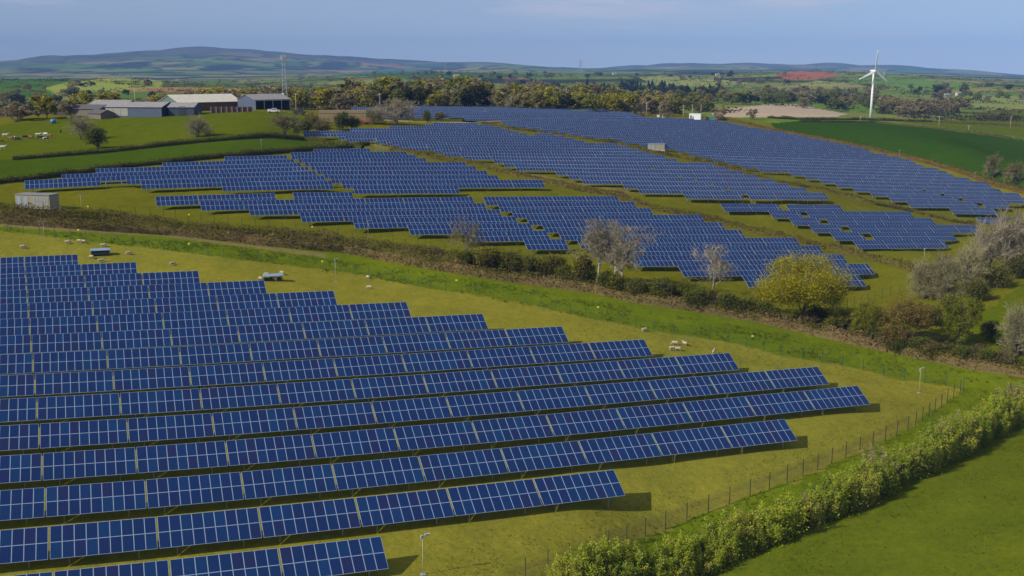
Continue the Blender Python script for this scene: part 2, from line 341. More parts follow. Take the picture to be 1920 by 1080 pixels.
# ring radii chosen so that rings stay evenly apart on the slope
dep = np.concatenate([np.linspace(1.35, .52, 60)[:-1], np.linspace(.52, .030, 760)])
rr = []
for d in dep: rr.append(38.0 / math.tan(d))
rr = np.unique(np.concatenate([np.array(rr), np.geomspace(38/math.tan(.031), 12600, 150)]))
A_, R_ = np.meshgrid(azs, rr); X_ = np.sin(A_) * R_; Y_ = np.cos(A_) * R_
Z_ = tan_at(A_.ravel(), np.log(R_.ravel())).reshape(A_.shape) * R_
ripple = np.clip((R_ - 5200) / 3500, 0, 1) * ((vnoise(X_, Y_, 900, 21) - .5) * 70 + (vnoise(X_, Y_, 330, 22) - .5) * 34)
Z_ = Z_ + ripple
Xf, Yf, Zf = X_.ravel(), Y_.ravel(), Z_.ravel(); Rf = R_.ravel()
col = np.zeros((len(Xf), 3)); col[:] = C_FAR
# distant country: patchwork of fields
m = Rf > 520
def patch(x, y, cell, seed):
    g = np.random.default_rng(seed); i = np.floor(x / cell).astype(int); j = np.floor(y / (cell * .8)).astype(int)
    best = np.full(x.shape, 1e18); sec = np.full(x.shape, 1e18); idx = np.zeros(x.shape, int)
    for di in (-1, 0, 1):
        for dj in (-1, 0, 1):
            a, b = i + di, j + dj
            h1 = np.abs(np.sin(a * 12.9898 + b * 78.233 + seed) * 43758.5453) % 1; h2 = np.abs(np.sin(a * 39.346 + b * 11.135 + seed) * 24634.6345) % 1
            d = np.abs(x - (a + .15 + .7 * h1) * cell) + np.abs(y - (b + .15 + .7 * h2) * cell * .8) * 1.1
            up = d < best; sec = np.where(up, best, np.minimum(sec, d)); idx = np.where(up, (a * 7919 + b * 104729) % 9973, idx); best = np.where(up, d, best)
    return idx, sec - best
PAL = np.array([(.090,.150,.030),(.13,.175,.040),(.075,.135,.025),(.16,.18,.055),(.095,.155,.028),(.14,.155,.055),(.20,.18,.09),(.065,.115,.025),(.24,.15,.09),(.11,.16,.035)])
xs, ys = Xf[m], Yf[m]; rs = Rf[m]
wx = xs + 30 * (vnoise(xs, ys, 160, 1) - .5); wy = ys + 30 * (vnoise(xs, ys, 160, 2) - .5)
idx, edge = patch(wx, wy, 190., 3)
idx2, edge2 = patch(wx, wy, 520., 5)
far_ = rs > 3200
idx = np.where(far_, idx2, idx); edge = np.where(far_, edge2 * .6, edge)
c = PAL[idx % len(PAL)] * np.array([1.2, 1.15, .9])
hedge = np.clip(1 - edge / np.maximum(9, rs * .006), 0, 1)[:, None]
c = c * (1 - hedge) + np.array([.022, .030, .012]) * hedge
wood = np.clip((vnoise(xs, ys, 420, 4) * .6 + vnoise(xs, ys, 170, 6) * .4 - .60) * 9, 0, 1)[:, None]
c = c * (1 - wood) + np.array([.038, .042, .020]) * wood
moor = np.clip((rs - 8300) / 1500, 0, 1)[:, None] * .82
c = c * (1 - moor) + (np.array([.085, .075, .06]) * (.45 + 1.1 * vnoise(xs, ys, 650, 14))[:, None]) * moor
col[m] = c
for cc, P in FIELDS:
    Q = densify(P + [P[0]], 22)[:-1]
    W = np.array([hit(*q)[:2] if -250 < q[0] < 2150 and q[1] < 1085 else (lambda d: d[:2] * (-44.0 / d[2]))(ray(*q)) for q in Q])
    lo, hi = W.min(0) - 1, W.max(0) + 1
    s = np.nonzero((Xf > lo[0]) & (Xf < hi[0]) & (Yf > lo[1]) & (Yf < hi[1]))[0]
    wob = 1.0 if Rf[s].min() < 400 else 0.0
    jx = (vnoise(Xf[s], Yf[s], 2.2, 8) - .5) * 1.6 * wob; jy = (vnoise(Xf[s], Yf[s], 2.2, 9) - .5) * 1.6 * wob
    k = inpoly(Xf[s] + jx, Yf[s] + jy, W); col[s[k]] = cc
for cc, wd, P in TRACKS:
    W = np.array([hit(*q)[:2] for q in densify(P, 20)])
    lo, hi = W.min(0) - 6, W.max(0) + 6
    s = np.nonzero((Xf > lo[0]) & (Xf < hi[0]) & (Yf > lo[1]) & (Yf < hi[1]))[0]
    d = np.full(len(s), 1e9)
    for a, b in zip(W, W[1:]):
        ab = b - a; t = np.clip(((Xf[s] - a[0]) * ab[0] + (Yf[s] - a[1]) * ab[1]) / (ab @ ab + 1e-9), 0, 1)
        d = np.minimum(d, np.hypot(Xf[s] - a[0] - t * ab[0], Yf[s] - a[1] - t * ab[1]))
    w = np.clip((wd * (.8 + .5 * vnoise(Xf[s], Yf[s], 3, 3)) - d) / .8 + .5, 0, 1)[:, None]; col[s] = col[s] * (1 - w) + np.array(cc) * w
ni, nj = len(rr), len(azs)
ii, jj = np.meshgrid(np.arange(ni - 1), np.arange(nj - 1), indexing='ij')
v0 = (ii * nj + jj).ravel(); quads = np.stack([v0, v0 + nj, v0 + nj + 1, v0 + 1], 1)[:, ::-1]
gm, nt, b = newmat('ground')
at = nt.nodes.new('ShaderNodeAttribute'); at.attribute_name = 'tint'
base = at.outputs['Color']
n1 = noise(nt, .02, 4); n2 = noise(nt, .16, 5, .65); n3 = noise(nt, 1.1, 4, .7); n4 = noise(nt, 5.0, 3, .7); n5 = noise(nt, .45, 5, .6, stretch=(1, .35, 1))
base = mixc(nt, ramp(nt, n1, .35, .65), mixc(nt, 1, base, (.93,.97,1.0), 'MULTIPLY'), mixc(nt, 1, base, (1.07,1.04,.95), 'MULTIPLY'))
base = mixc(nt, ramp(nt, n2, .30, .72), mixc(nt, 1, base, (.86,.89,.88), 'MULTIPLY'), mixc(nt, 1, base, (1.12,1.09,1.05), 'MULTIPLY'))
base = mixc(nt, ramp(nt, n5, .40, .70), base, mixc(nt, 1, base, (1.14,1.12,1.10), 'MULTIPLY'))
base = mixc(nt, ramp(nt, n3, .30, .75), mixc(nt, 1, base, (.80,.84,.80), 'MULTIPLY'), mixc(nt, 1, base, (1.2,1.16,1.1), 'MULTIPLY'))
base = mixc(nt, ramp(nt, n4, .35, .70), mixc(nt, 1, base, (.78,.82,.78), 'MULTIPLY'), mixc(nt, 1, base, (1.2,1.15,1.1), 'MULTIPLY'))
nt.links.new(base, b.inputs['Base Color']); b.inputs['Roughness'].default_value = .9; b.inputs['Specular IOR Level'].default_value = 0.0
bp = nt.nodes.new('ShaderNodeBump'); bp.inputs['Strength'].default_value = .5; bp.inputs['Distance'].default_value = .25
nt.links.new(n3, bp.inputs['Height']); nt.links.new(bp.outputs[0], b.inputs['Normal'])
gmesh = mesh_np('ground', np.stack([Xf, Yf, Zf], 1), quads.astype(np.int32), [gm], None, col, None, True)
ground = link(bpy.data.objects.new('ground', gmesh)); tag(ground, 'rolling grass fields and distant hills', kind='structure')

# ------------------------------------------------------------------ sky, sun, haze
SUN_AZ, SUN_EL = R(-119), R(35)              # seen from the camera's heading, clockwise
world = bpy.data.worlds.new('World'); scene.world = world; world.use_nodes = True
nt = world.node_tree; bg = nt.nodes['Background']
sky = nt.nodes.new('ShaderNodeTexSky'); sky.sky_type = 'NISHITA'; sky.sun_disc = False
sky.sun_elevation = SUN_EL; sky.sun_rotation = SUN_AZ; sky.altitude = 1500; sky.air_density = 1.0; sky.dust_density = 0.0; sky.ozone_density = 4.0
tcw = nt.nodes.new('ShaderNodeTexCoord'); mpw = nt.nodes.new('ShaderNodeMapping'); mpw.inputs['Scale'].default_value = (1.0, 1.0, 9.0); nt.links.new(tcw.outputs['Generated'], mpw.inputs[0])
nw = N(nt, 'ShaderNodeTexNoise', Scale=4.5, Detail=6, Roughness=.6); nt.links.new(mpw.outputs[0], nw.inputs['Vector'])
tint = mixc(nt, 1, sky.outputs[0], (.74,.84,1.0), 'MULTIPLY')
tint = mixc(nt, .62, tint, (2.80,2.92,3.60)); nt.links.new(mixc(nt, ramp(nt, nw.outputs['Fac'], .545, .70, (0,0,0), (.8,.8,.8)), tint, (4.2,4.4,5.1)), bg.inputs[0]); bg.inputs[1].default_value = .115
sl = bpy.data.lights.new('sun', 'SUN'); sl.energy = 4.3; sl.angle = R(.53); sl.color = (1, .93, .82)
so = bpy.data.objects.new('sun', sl); COL.objects.link(so)
sd = Vector((math.sin(SUN_AZ) * math.cos(SUN_EL), math.cos(SUN_AZ) * math.cos(SUN_EL), math.sin(SUN_EL)))
so.rotation_euler = sd.to_track_quat('Z', 'Y').to_euler()
scene.view_settings.view_transform = 'Standard'; scene.view_settings.look = 'None'
scene.view_settings.exposure = 0.22; scene.view_settings.gamma = 1.0; scene.view_settings.use_curve_mapping = False
# ------------------------------------------------------------------ solar tables
mg, nt, b = newmat('solar_glass')
oi = nt.nodes.new('ShaderNodeObjectInfo')
rp = nt.nodes.new('ShaderNodeValToRGB'); nt.links.new(oi.outputs['Random'], rp.inputs[0])
cr = rp.color_ramp; cr.interpolation = 'LINEAR'
cr.elements[0].color = (.004,.021,.090,1); cr.elements[1].color = (.010,.017,.072,1); cr.elements[1].position = 1
for p, c in ((.3,(.004,.019,.082,1)),(.6,(.004,.030,.105,1)),(.8,(.005,.018,.080,1)),(.96,(.010,.017,.074,1))):
    e = cr.elements.new(p); e.color = c
tc = nt.nodes.new('ShaderNodeTexCoord'); sx = nt.nodes.new('ShaderNodeSeparateXYZ'); nt.links.new(tc.outputs['Object'], sx.inputs[0])
def mth(op, a, b_=None):
    n = nt.nodes.new('ShaderNodeMath'); n.operation = op
    for k, v in enumerate((a, b_)):
        if v is None: continue
        if isinstance(v, bpy.types.NodeSocket): nt.links.new(v, n.inputs[k])
        else: n.inputs[k].default_value = v
    return n.outputs[0]
cx = mth('FRACT', mth('MULTIPLY', mth('ADD', sx.outputs['X'], 5.0), 1 / .1567)); cy = mth('FRACT', mth('MULTIPLY', mth('ADD', sx.outputs['Y'], 5.0), 1 / .1567))
ln = mth('MAXIMUM', mth('LESS_THAN', cx, .10), mth('MULTIPLY', mth('LESS_THAN', cy, .06), .5))
nz = noise(nt, 9.0, 2)
cc = mixc(nt, mth('MULTIPLY', nz, .5), rp.outputs[0], mixc(nt, 1, rp.outputs[0], (1.35,1.3,1.25), 'MULTIPLY'))
cc = mixc(nt, mth('MULTIPLY', ln, .22), cc, (.08,.16,.34))
nt.links.new(cc, b.inputs['Base Color']); b.inputs['Roughness'].default_value = .28; b.inputs['Specular IOR Level'].default_value = .24
mf = solid('module_frame', (.29,.37,.50), .45, .0, .06, 2.0, .4)
mgal = solid('galvanised_steel', (.30,.31,.31), .5, .3, .2, 4.0)
MW, MH, MP = 1.0278, SL / 2, 1.0105
def module_mesh():
    w, h, fr, th = .4975, MH / 2 - .006, .027, .04
    V = []; 
    for z in (0, -th):
        V += [(-w,-h,z),(w,-h,z),(w,h,z),(-w,h,z)]
    V += [(-w+fr,-h+fr,0),(w-fr,-h+fr,0),(w-fr,h-fr,0),(-w+fr,h-fr,0)]
    Q = [(0,1,9,8),(1,2,10,9),(2,3,11,10),(3,0,8,11),(8,9,10,11),(7,6,5,4),(0,4,5,1),(1,5,6,2),(2,6,7,3),(3,7,4,0)]
    return mesh_np('solar_module', np.array(V), np.array(Q, np.int32), [mf, mg], [0,0,0,0,1,0,0,0,0,0])
MOD = module_mesh()
CT, ST = math.cos(TILT), math.sin(TILT)
def along(v):                                # v: distance down the slope from the upper edge -> local (y, z)
    return SL * CT / 2 - v * CT, CLEAR + SL * ST - v * ST
FRM = {}
def frame_mesh(nc):
    if nc not in FRM:
        m = MB(); w = nc * MW
        rx = Matrix.Rotation(TILT, 3, 'X')
        for v in (.45, 1.25, 2.1, 2.9):
            y, z = along(v); m.box((0, y + .07 * ST, z - .08), (w - .1, .05, .07), rot=rx)
        for x in post_xs(nc):
            y0, z0 = along(.15); y1, z1 = along(3.2)
            m.tube([(x, y0 + .08, z0 - .17), (x, y1 + .08, z1 - .17)], .05, 4)
            ya, za = along(1.9); m.tube([(x, along(.7)[0], .5), (x, ya + .08, za - .17)], .03, 4)
        FRM[nc] = m.mesh('support_frame', [mgal])
    return FRM[nc]
def post_xs(nc): return [0.] if nc <= 3 else [-(nc * MW) * .32, (nc * MW) * .32]
def post_mesh(kind):
    m = MB(); y, z = along(.7 if kind else 2.7)
    m.box((0, 0, (z - .2) / 2 - .4), (.09, .09, z - .2 + .8)); return m.mesh('post', [mgal])
PM = [post_mesh(0), post_mesh(1)]
def ordinal(n):
    w = ['', 'first','second','third','fourth','fifth','sixth','seventh','eighth','ninth','tenth','eleventh','twelfth','thirteenth','fourteenth','fifteenth']
    return w[n]
def place_table(t):
    a, c = t['a'], t['c']; nc = t['nc']
    d = c - a; Ln = np.linalg.norm(d); d = d / Ln; sc = Ln / (nc * MW)
    mid = (a + c) / 2
    Yv = np.array([-d[1], d[0], 0]); Yv /= np.linalg.norm(Yv); Zv = np.cross(d, Yv)
    y, z = along(0); org = mid - Yv * y - Zv * z
    M = Matrix(((d[0]*sc, Yv[0], Zv[0], org[0]), (d[1]*sc, Yv[1], Zv[1], org[1]), (d[2]*sc, Yv[2], Zv[2], org[2]), (0,0,0,1)))
    root = bpy.data.objects.new('solar_table', None); COL.objects.link(root); root.matrix_world = M; root.empty_display_size = .5
    rot = (TILT, 0, 0)
    for r_ in range(2):
        if t['half'] and r_ == 1: continue
        y, z = along(MH * (r_ + .5))
        for k in range(nc):
            o = bpy.data.objects.new('solar_module', MOD); COL.objects.link(o); o.parent = root
            o.location = ((k - (nc - 1) / 2) * MP, y, z); o.rotation_euler = rot
    o = bpy.data.objects.new('support_frame', frame_mesh(nc)); COL.objects.link(o); o.parent = root
    for x in post_xs(nc):
        for q, v in ((0, 2.7), (1, .7)):
            o = bpy.data.objects.new('post', PM[q]); COL.objects.link(o); o.parent = root; o.location = (x, along(v)[0] + .08, 0)
    return root
def scr(P):                                  # size of a table as it appears, for choosing the nearest 300
    d = P[1] * CP - P[2] * SP; return F / d
for t in TABLES:
    m_ = (t['a'] + t['c']) / 2; d = m_[1] * CP - m_[2] * SP
    px = 960 + F * m_[0] / d; py = 540 - F * (m_[1] * SP + m_[2] * CP) / d
    vis = -60 < px < 1980 and -30 < py < 1100
    t['size'] = t['nc'] * (F / d) ** 2 if vis else 0; t['d'] = d
ind = sorted([t for t in TABLES if t['b'] in ('near','M1','M2','B1','B2','C2')], key=lambda t: -t['size'])[:300]
ids = set(id(t) for t in ind)
BN = {'M1': 'the block below the two left arrays', 'M2': 'the block behind the bare trees', 'C2': 'the block with square holes', 'B1': 'the far left block', 'B2': 'the block left of centre'}
GN = {'near': 'solar tables of the near array', 'M1': 'solar tables of the left block behind the hedge', 'M2': 'solar tables behind the bare trees', 'C2': 'solar tables with square holes between them', 'B1': 'solar tables of the far left block', 'B2': 'solar tables of the block left of centre'}
for t in ind:
    r = place_table(t)
    if t['b'] == 'near':
        lab = '%s solar table from right end, near array\'s %s row from the front' % (ordinal(t['k'] + 1), ordinal(t['row'] + 1))
    else:
        nrow = len(BLK[t['b']][2])
        lab = '%s solar table from left, %s row from back, %s' % (ordinal(t['k'] + 1), ordinal(t['row'] + 1), {'M1':'left block behind the hedge','M2':'block behind the bare trees','C2':'block with square holes','B1':'far left block','B2':'block left of centre'}[t['b']])
        if t['half']: lab = 'solar table with its lower module row missing in the far left block'
    tag(r, lab, 'solar table', GN[t['b']])
# the remaining, more distant tables: one object
mfar, nt, b = newmat('distant_solar_glass')
uv = nt.nodes.new('ShaderNodeUVMap'); uv.uv_map = 'uv'; sx = nt.nodes.new('ShaderNodeSeparateXYZ'); nt.links.new(uv.outputs[0], sx.inputs[0])
fx = mth('FRACT', sx.outputs['X']); fy = mth('FRACT', sx.outputs['Y'])
g1 = mth('MAXIMUM', mth('LESS_THAN', fx, .07), mth('LESS_THAN', fy, .045))
wn = nt.nodes.new('ShaderNodeTexWhiteNoise'); wn.noise_dimensions = '2D'
vf = nt.nodes.new('ShaderNodeVectorMath'); vf.operation = 'FLOOR'; nt.links.new(uv.outputs[0], vf.inputs[0]); nt.links.new(vf.outputs[0], wn.inputs['Vector'])
rp = nt.nodes.new('ShaderNodeValToRGB'); nt.links.new(wn.outputs['Value'], rp.inputs[0]); cr = rp.color_ramp
cr.elements[0].color = (.007,.022,.070,1); cr.elements[1].color = (.018,.024,.085,1)
for p, c in ((.3,(.009,.028,.095,1)),(.6,(.009,.038,.12,1)),(.8,(.008,.020,.075,1))):
    e = cr.elements.new(p); e.color = c
nt.links.new(mixc(nt, g1, rp.outputs[0], (.36,.45,.62)), b.inputs['Base Color']); b.inputs['Roughness'].default_value = .28; b.inputs['Specular IOR Level'].default_value = .24
V = []; Q = []; UVs = []; mi = []; base_u = 0
for t in TABLES:
    if id(t) in ids: continue
    a, c, nc = t['a'], t['c'], t['nc']; d = (c - a); Ln = np.linalg.norm(d); d = d / Ln
    a = a + d * .06; c = c - d * .06
    Yv = np.array([-d[1], d[0], 0]); Yv /= np.linalg.norm(Yv); Zv = np.cross(d, Yv); dn = -Yv * SL * CT - Zv * SL * ST
    nrm = np.cross(d, -dn); nrm /= np.linalg.norm(nrm)
    n0 = len(V); V += [a, c, c + dn, a + dn] + [p - nrm * .05 for p in (a, c, c + dn, a + dn)]
    Q += [(n0+3,n0+2,n0+1,n0), (n0+4,n0+5,n0+6,n0+7)] + [(n0+k, n0+(k+1)%4, n0+4+(k+1)%4, n0+4+k) for k in range(4)]
    u = base_u; base_u += nc + 3
    UVs += [(u+.03,.02),(u+nc+.03,.02),(u+nc+.03,2.02),(u+.03,2.02)] + [(0,0)] * 20; mi += [0,1,1,1,1,1]
    for f_ in (.18, .82):
        for v in (.7, 2.7):
            p = a + (c - a) * f_ + dn * (v / SL) - Zv * .05; g = float(gz([p[0]], [p[1]])[0]) - .3
            n0 = len(V); s = .06
            for z in (g, p[2]): V += [np.array([p[0]-s,p[1]-s,z]), np.array([p[0]+s,p[1]-s,z]), np.array([p[0]+s,p[1]+s,z]), np.array([p[0]-s,p[1]+s,z])]
            for k in range(4): Q.append((n0+k, n0+(k+1)%4, n0+4+(k+1)%4, n0+4+k)); UVs += [(0,0)] * 4; mi.append(1)
far = link(bpy.data.objects.new('solar_tables', mesh_np('solar_tables', np.array(V), np.array(Q, np.int32), [mfar, mgal], mi, None, UVs)))
tag(far, 'long blue rows of distant solar tables covering the far slopes', 'solar tables', kind='stuff')
# ------------------------------------------------------------------ vegetation
def leafmat(name, rough=.75):
    m, nt, b = newmat(name)
    a = nt.nodes.new('ShaderNodeAttribute'); a.attribute_name = 'tint'
    oi = nt.nodes.new('ShaderNodeObjectInfo')
    v = ramp(nt, oi.outputs['Random'], 0, 1, (.84,.88,.9), (1.16,1.1,1.0))
    c = mixc(nt, 1, a.outputs['Color'], v, 'MULTIPLY')
    nt.links.new(c, b.inputs['Base Color']); b.inputs['Roughness'].default_value = rough; b.inputs['Specular IOR Level'].default_value = .08
    tr = nt.nodes.new('ShaderNodeBsdfTranslucent'); nt.links.new(c, tr.inputs[0])
    mx = nt.nodes.new('ShaderNodeMixShader'); mx.inputs[0].default_value = .38
    nt.links.new(b.outputs[0], mx.inputs[1]); nt.links.new(tr.outputs[0], mx.inputs[2])
    nt.links.new(mx.outputs[0], nt.nodes['Material Output'].inputs[0]); return m
LEAF = leafmat('leaves')
def barkmat(name, c):
    m, nt, b = newmat(name)
    f = noise(nt, 3.0, 5, .7, stretch=(1, 1, .25))
    nt.links.new(ramp(nt, f, .3, .75, tuple(x * .6 for x in c), tuple(x * 1.35 for x in c)), b.inputs['Base Color'])
    b.inputs['Roughness'].default_value = .9; b.inputs['Specular IOR Level'].default_value = .15; return m
BARK = barkmat('bark', (.15,.125,.095)); PALEBARK = barkmat('pale_bark', (.34,.30,.24)); TWIG = barkmat('twigs', (.27,.232,.15)); TWIGT = barkmat('tan_twigs', (.28,.255,.13)); TWIGG = barkmat('lichen_twigs', (.23,.20,.09))
def rnd_dirs(g, n):
    v = g.normal(size=(n, 3)); return v / np.linalg.norm(v, axis=1)[:, None]
def leaf_quads(g, C, size, cols, up=.6, aspect=.6):
    """one small bent-free quad per centre"""
    n = len(C); nrm = rnd_dirs(g, n); nrm[:, 2] = np.abs(nrm[:, 2]) + up; nrm /= np.linalg.norm(nrm, axis=1)[:, None]
    t = np.cross(nrm, rnd_dirs(g, n)); t /= np.linalg.norm(t, axis=1)[:, None] + 1e-9; w = np.cross(nrm, t)
    s = (np.asarray(size) * g.uniform(.6, 1.35, n))[:, None]
    V = np.stack([C - t * s, C - w * s * aspect, C + t * s, C + w * s * aspect], 1).reshape(-1, 3)
    Q = np.arange(n * 4, dtype=np.int32).reshape(-1, 4)
    return V, Q, np.repeat(cols, 4, 0)
def tints(g, n, base, var=.25, hue=.08):
    k = g.uniform(1 - var, 1 + var, n)[:, None]; c = np.array(base)[None] * k
    c = c * (1 + g.normal(0, hue, (n, 3))) * np.array([.72, .70, .52]); return np.clip(c, .003, .9)
def crown_points(g, lobes, n, clump=.17, flat=.8):
    """lobes: (cx,cy,cz,rx,ry,rz,weight); returns leaf centres gathered into clumps"""
    L = np.array(lobes, float); w = L[:, 6] / L[:, 6].sum(); nc = max(12, n // 24)
    k = g.choice(len(L), nc, p=w); d = rnd_dirs(g, nc); rad = g.uniform(.45, 1, nc) ** .5
    cc = L[k, :3] + d * L[k, 3:6] * rad[:, None]
    q = g.integers(0, nc, n); sg = clump * L[k, 3:6].mean(1)[q]
    P = cc[q] + g.normal(size=(n, 3)) * sg[:, None] * np.array([1, 1, flat]); return P, q, cc
def grow(g, H, spread, lvls=4, kids=5, trunk=.32, r0=None, up=.35, stems=1, wander=.18, first=.25):
    """branch skeleton: list of (points, radii, level)"""
    out = []; r0 = r0 or H * .02
    def br(P, d, L, r, lv):
        n = 5 if lv < 2 else 3; pts = [P]; q = P
        for i in range(n):
            d = d + g.normal(size=3) * wander * (.5 if lv == 0 else 1) + np.array([0, 0, up * .16 * (lv > 0)]); d = d / np.linalg.norm(d)
            q = q + d * L / n; pts.append(q)
        pts = np.array(pts); rad = np.linspace(r, max(.012, r * (.5 if lv == 0 else .35)), n + 1)
        out.append((pts, rad, lv))
        if lv >= lvls: return
        kk = kids + (2 if lv == 0 else 0)
        for i in range(kk):
            f = first + (1 - first) * (i + g.uniform(.2, .9)) / kk if lv == 0 else g.uniform(.25, 1.0)
            j = min(n - 1, int(f * n)); p = pts[j] + (pts[j+1] - pts[j]) * (f * n - j)
            ax = rnd_dirs(g, 1)[0]; side = ax - d * (ax @ d); side /= np.linalg.norm(side) + 1e-9
            ang = g.uniform(.45, 1.0) * (spread if lv == 0 else 1)
            nd = d * math.cos(ang) + side * math.sin(ang)
            br(p, nd, L * g.uniform(.5, .72) if lv else H * g.uniform(.36, .52), max(.012, rad[j] * .58), lv + 1)
    for s in range(stems):
        a = g.uniform(0, 6.28); lean = .0 if stems == 1 else .28
        d = np.array([math.cos(a) * lean, math.sin(a) * lean, 1.]); br(np.array([math.cos(a), math.sin(a), 0.]) * (.3 if stems > 1 else 0) - np.array([0, 0, .4]), d / np.linalg.norm(d), H * (trunk + .25), r0, 0)
    return out
def tubes_fast(segs, sides=3):
    Vs = []; Qs = []; n0 = 0; th = np.arange(sides) * 2 * math.pi / sides; c, s = np.cos(th), np.sin(th)
    for pts, rad, lv in segs:
        k = len(pts); T = np.gradient(pts, axis=0); T /= np.linalg.norm(T, axis=1)[:, None] + 1e-9
        ref = np.array([.31, .83, .46]); A = np.cross(T, ref); A /= np.linalg.norm(A, axis=1)[:, None] + 1e-9; B = np.cross(T, A)
        V = pts[:, None] + rad[:, None, None] * (c[None, :, None] * A[:, None] + s[None, :, None] * B[:, None])
        i, j = np.meshgrid(np.arange(k - 1), np.arange(sides), indexing='ij'); j2 = (j + 1) % sides
        Q = np.stack([i * sides + j, i * sides + j2, (i + 1) * sides + j2, (i + 1) * sides + j], -1).reshape(-1, 4) + n0
        Vs.append(V.reshape(-1, 3)); Qs.append(Q); n0 += k * sides
    return np.concatenate(Vs), np.concatenate(Qs).astype(np.int32)
def fit_height(segs, H, W=None):
    A = np.concatenate([s[0] for s in segs]); top = A[:, 2].max(); k = H / top
    w = np.percentile(np.hypot(A[:, 0], A[:, 1]), 97); kw = (W / 2) / w if W else k
    return [(p * np.array([kw, kw, k]), r, l) for p, r, l in segs]
class Proto:
    def __init__(s, kind, parts, H): s.kind = kind; s.parts = parts; s.H = H
    def place(s, P, H, rz, label, cat='tree', group=None, wid=1.0, name=None):
        e = empty(name or s.kind, P, rz); k = H / s.H; e.scale = (k * wid, k * wid, k)
        for nm, me in s.parts:
            o = bpy.data.objects.new(nm, me); COL.objects.link(o); o.parent = e
        tag(e, label, cat, group); return e
def bare_proto(seed, H, W, bark=BARK, twig=TWIG, kids=5, lvls=4, stems=1, trunk=.3, tw=.02, sp=1.0, kind='bare_tree', buds=None, up=.12, first=.38):
    g = np.random.default_rng(seed); sg = fit_height(grow(g, H, sp, lvls, kids, trunk, stems=stems, up=up, first=first), H, W)
    a = [s for s in sg if s[2] < 2]; b = [(p, np.maximum(r, tw), l) for p, r, l in sg if s_ok(l)]
    V, Q = tubes_fast(a, 6); m1 = mesh_np('trunk', V, Q, [bark], smooth=True)
    V, Q = tubes_fast(b, 3); mats = [twig]
    mi = np.zeros(len(Q), np.int32); cols = np.ones((len(V), 3))
    if buds:
        E = np.concatenate([p[-2:] for p, r, l in b if l >= lvls - 1]); n = int(len(E) * buds[1])
        C = E[g.integers(0, len(E), n)] + g.normal(size=(n, 3)) * .12 * H / 10
        v, q, c = leaf_quads(g, C, buds[2], tints(g, n, buds[0], .35))
        Q = np.concatenate([Q, q + len(V)]); V = np.concatenate([V, v]); cols = np.concatenate([cols, c]); mi = np.r_[mi, np.ones(len(q), np.int32)]; mats = [twig, LEAF]
    m2 = mesh_np('crown', V, Q, mats, mi, cols)
    return Proto(kind, [('trunk', m1), ('crown', m2)], H)
def s_ok(l): return l >= 2
def leafy_proto(seed, H, lobes, n, size, base, bark=BARK, kind='broadleaf_tree', var=.28, W=None, clump=.17, trunk=.3, light=None):
    g = np.random.default_rng(seed); W = W or H
    sg = fit_height(grow(g, H, 1.0, 3, 4, trunk), H * .80, W * .72)
    V, Q = tubes_fast([s for s in sg if s[2] < 4], 5); m1 = mesh_np('trunk', V, Q, [bark], smooth=True)
    P, q, cc = crown_points(g, lobes, n, clump)
    kt = g.uniform(1 - var, 1 + var, len(cc)); c = tints(g, n, base, .22) * kt[q][:, None]
    if light is not None:
        f = (g.random(len(cc)) < .4)[q][:, None]; c = np.where(f, tints(g, n, light, .22), c)
    V, Q, c = leaf_quads(g, P, size, c); m2 = mesh_np('crown', V, Q, [LEAF], None, c)
    return Proto(kind, [('trunk', m1), ('crown', m2)], H)
def lobeset(seed, H, W, n=9, base=.16):
    g = np.random.default_rng(seed); L = [(0, 0, H * .60, W * .34, W * .34, H * .34, 2)]
    for i in range(n):
        a = i * 6.283 / n + g.uniform(-.3, .3); rr = W * g.uniform(.22, .34); z = H * g.uniform(base + .12, .80)
        s = g.uniform(.14, .21); L.append((math.cos(a) * rr, math.sin(a) * rr, z, W * s, W * s, H * s * .85, 1))
    return L
def shrub_proto(seed, H, W, n, size, base, light=None, stem=True, kind='shrub', brown=None):
    g = np.random.default_rng(seed); L = []
    for i in range(6):
        a = g.uniform(0, 6.28); rr = W * g.uniform(0, .28); L.append((math.cos(a)*rr, math.sin(a)*rr, H * g.uniform(.35, .68), W*.24, W*.24, H*.30, 1))
    P, q, cc = crown_points(g, L, n, .25); P[:, 2] = np.abs(P[:, 2])
    c = tints(g, n, base, .3) * g.uniform(.7, 1.3, len(cc))[q][:, None]
    if brown is not None:
        f = (g.random(len(cc)) < .35)[q][:, None]; c = np.where(f, tints(g, n, brown, .3), c)
    V, Q, c = leaf_quads(g, P, size, c); parts = [('foliage', mesh_np('foliage', V, Q, [LEAF], None, c))]
    sg = fit_height(grow(g, H, 1.1, 2, 4, .2, stems=3), H * .95, W * .8); V, Q = tubes_fast(sg, 4)
    parts.append(('stems', mesh_np('stems', V, Q, [BARK])))
    return Proto(kind, parts, H)
def conifer_proto(seed, H, W, n, size, base):
    g = np.random.default_rng(seed); m = MB(); m.tube([(0,0,-.5),(0,0,H*.95)], [H*.018, H*.004], 6)
    z = H * (1 - np.sqrt(g.random(n))) * .9 + H * .08; a = g.random(n) * 6.283
    rr = W / 2 * (1 - z / H) * (.55 + .45 * g.random(n)) * (1 + .25 * np.sin(a * 5 + z * 3)); P = np.stack([np.cos(a)*rr, np.sin(a)*rr, z - rr * .15], 1)
    V, Q, c = leaf_quads(g, P, size, tints(g, n, base, .3), .1)
    return Proto('conifer', [('trunk', m.mesh('trunk', [BARK])), ('crown', mesh_np('crown', V, Q, [LEAF], None, c))], H)
G_YEL = (.36,.35,.020); G_SPR = (.28,.30,.035); G_OLI = (.20,.185,.045); G_DRK = (.17,.18,.05); G_BRN = (.30,.215,.075); G_GRN = (.15,.19,.035)
def px_m(P): return (P[1] * CP - P[2] * SP) / F      # metres covered by one photo pixel at P
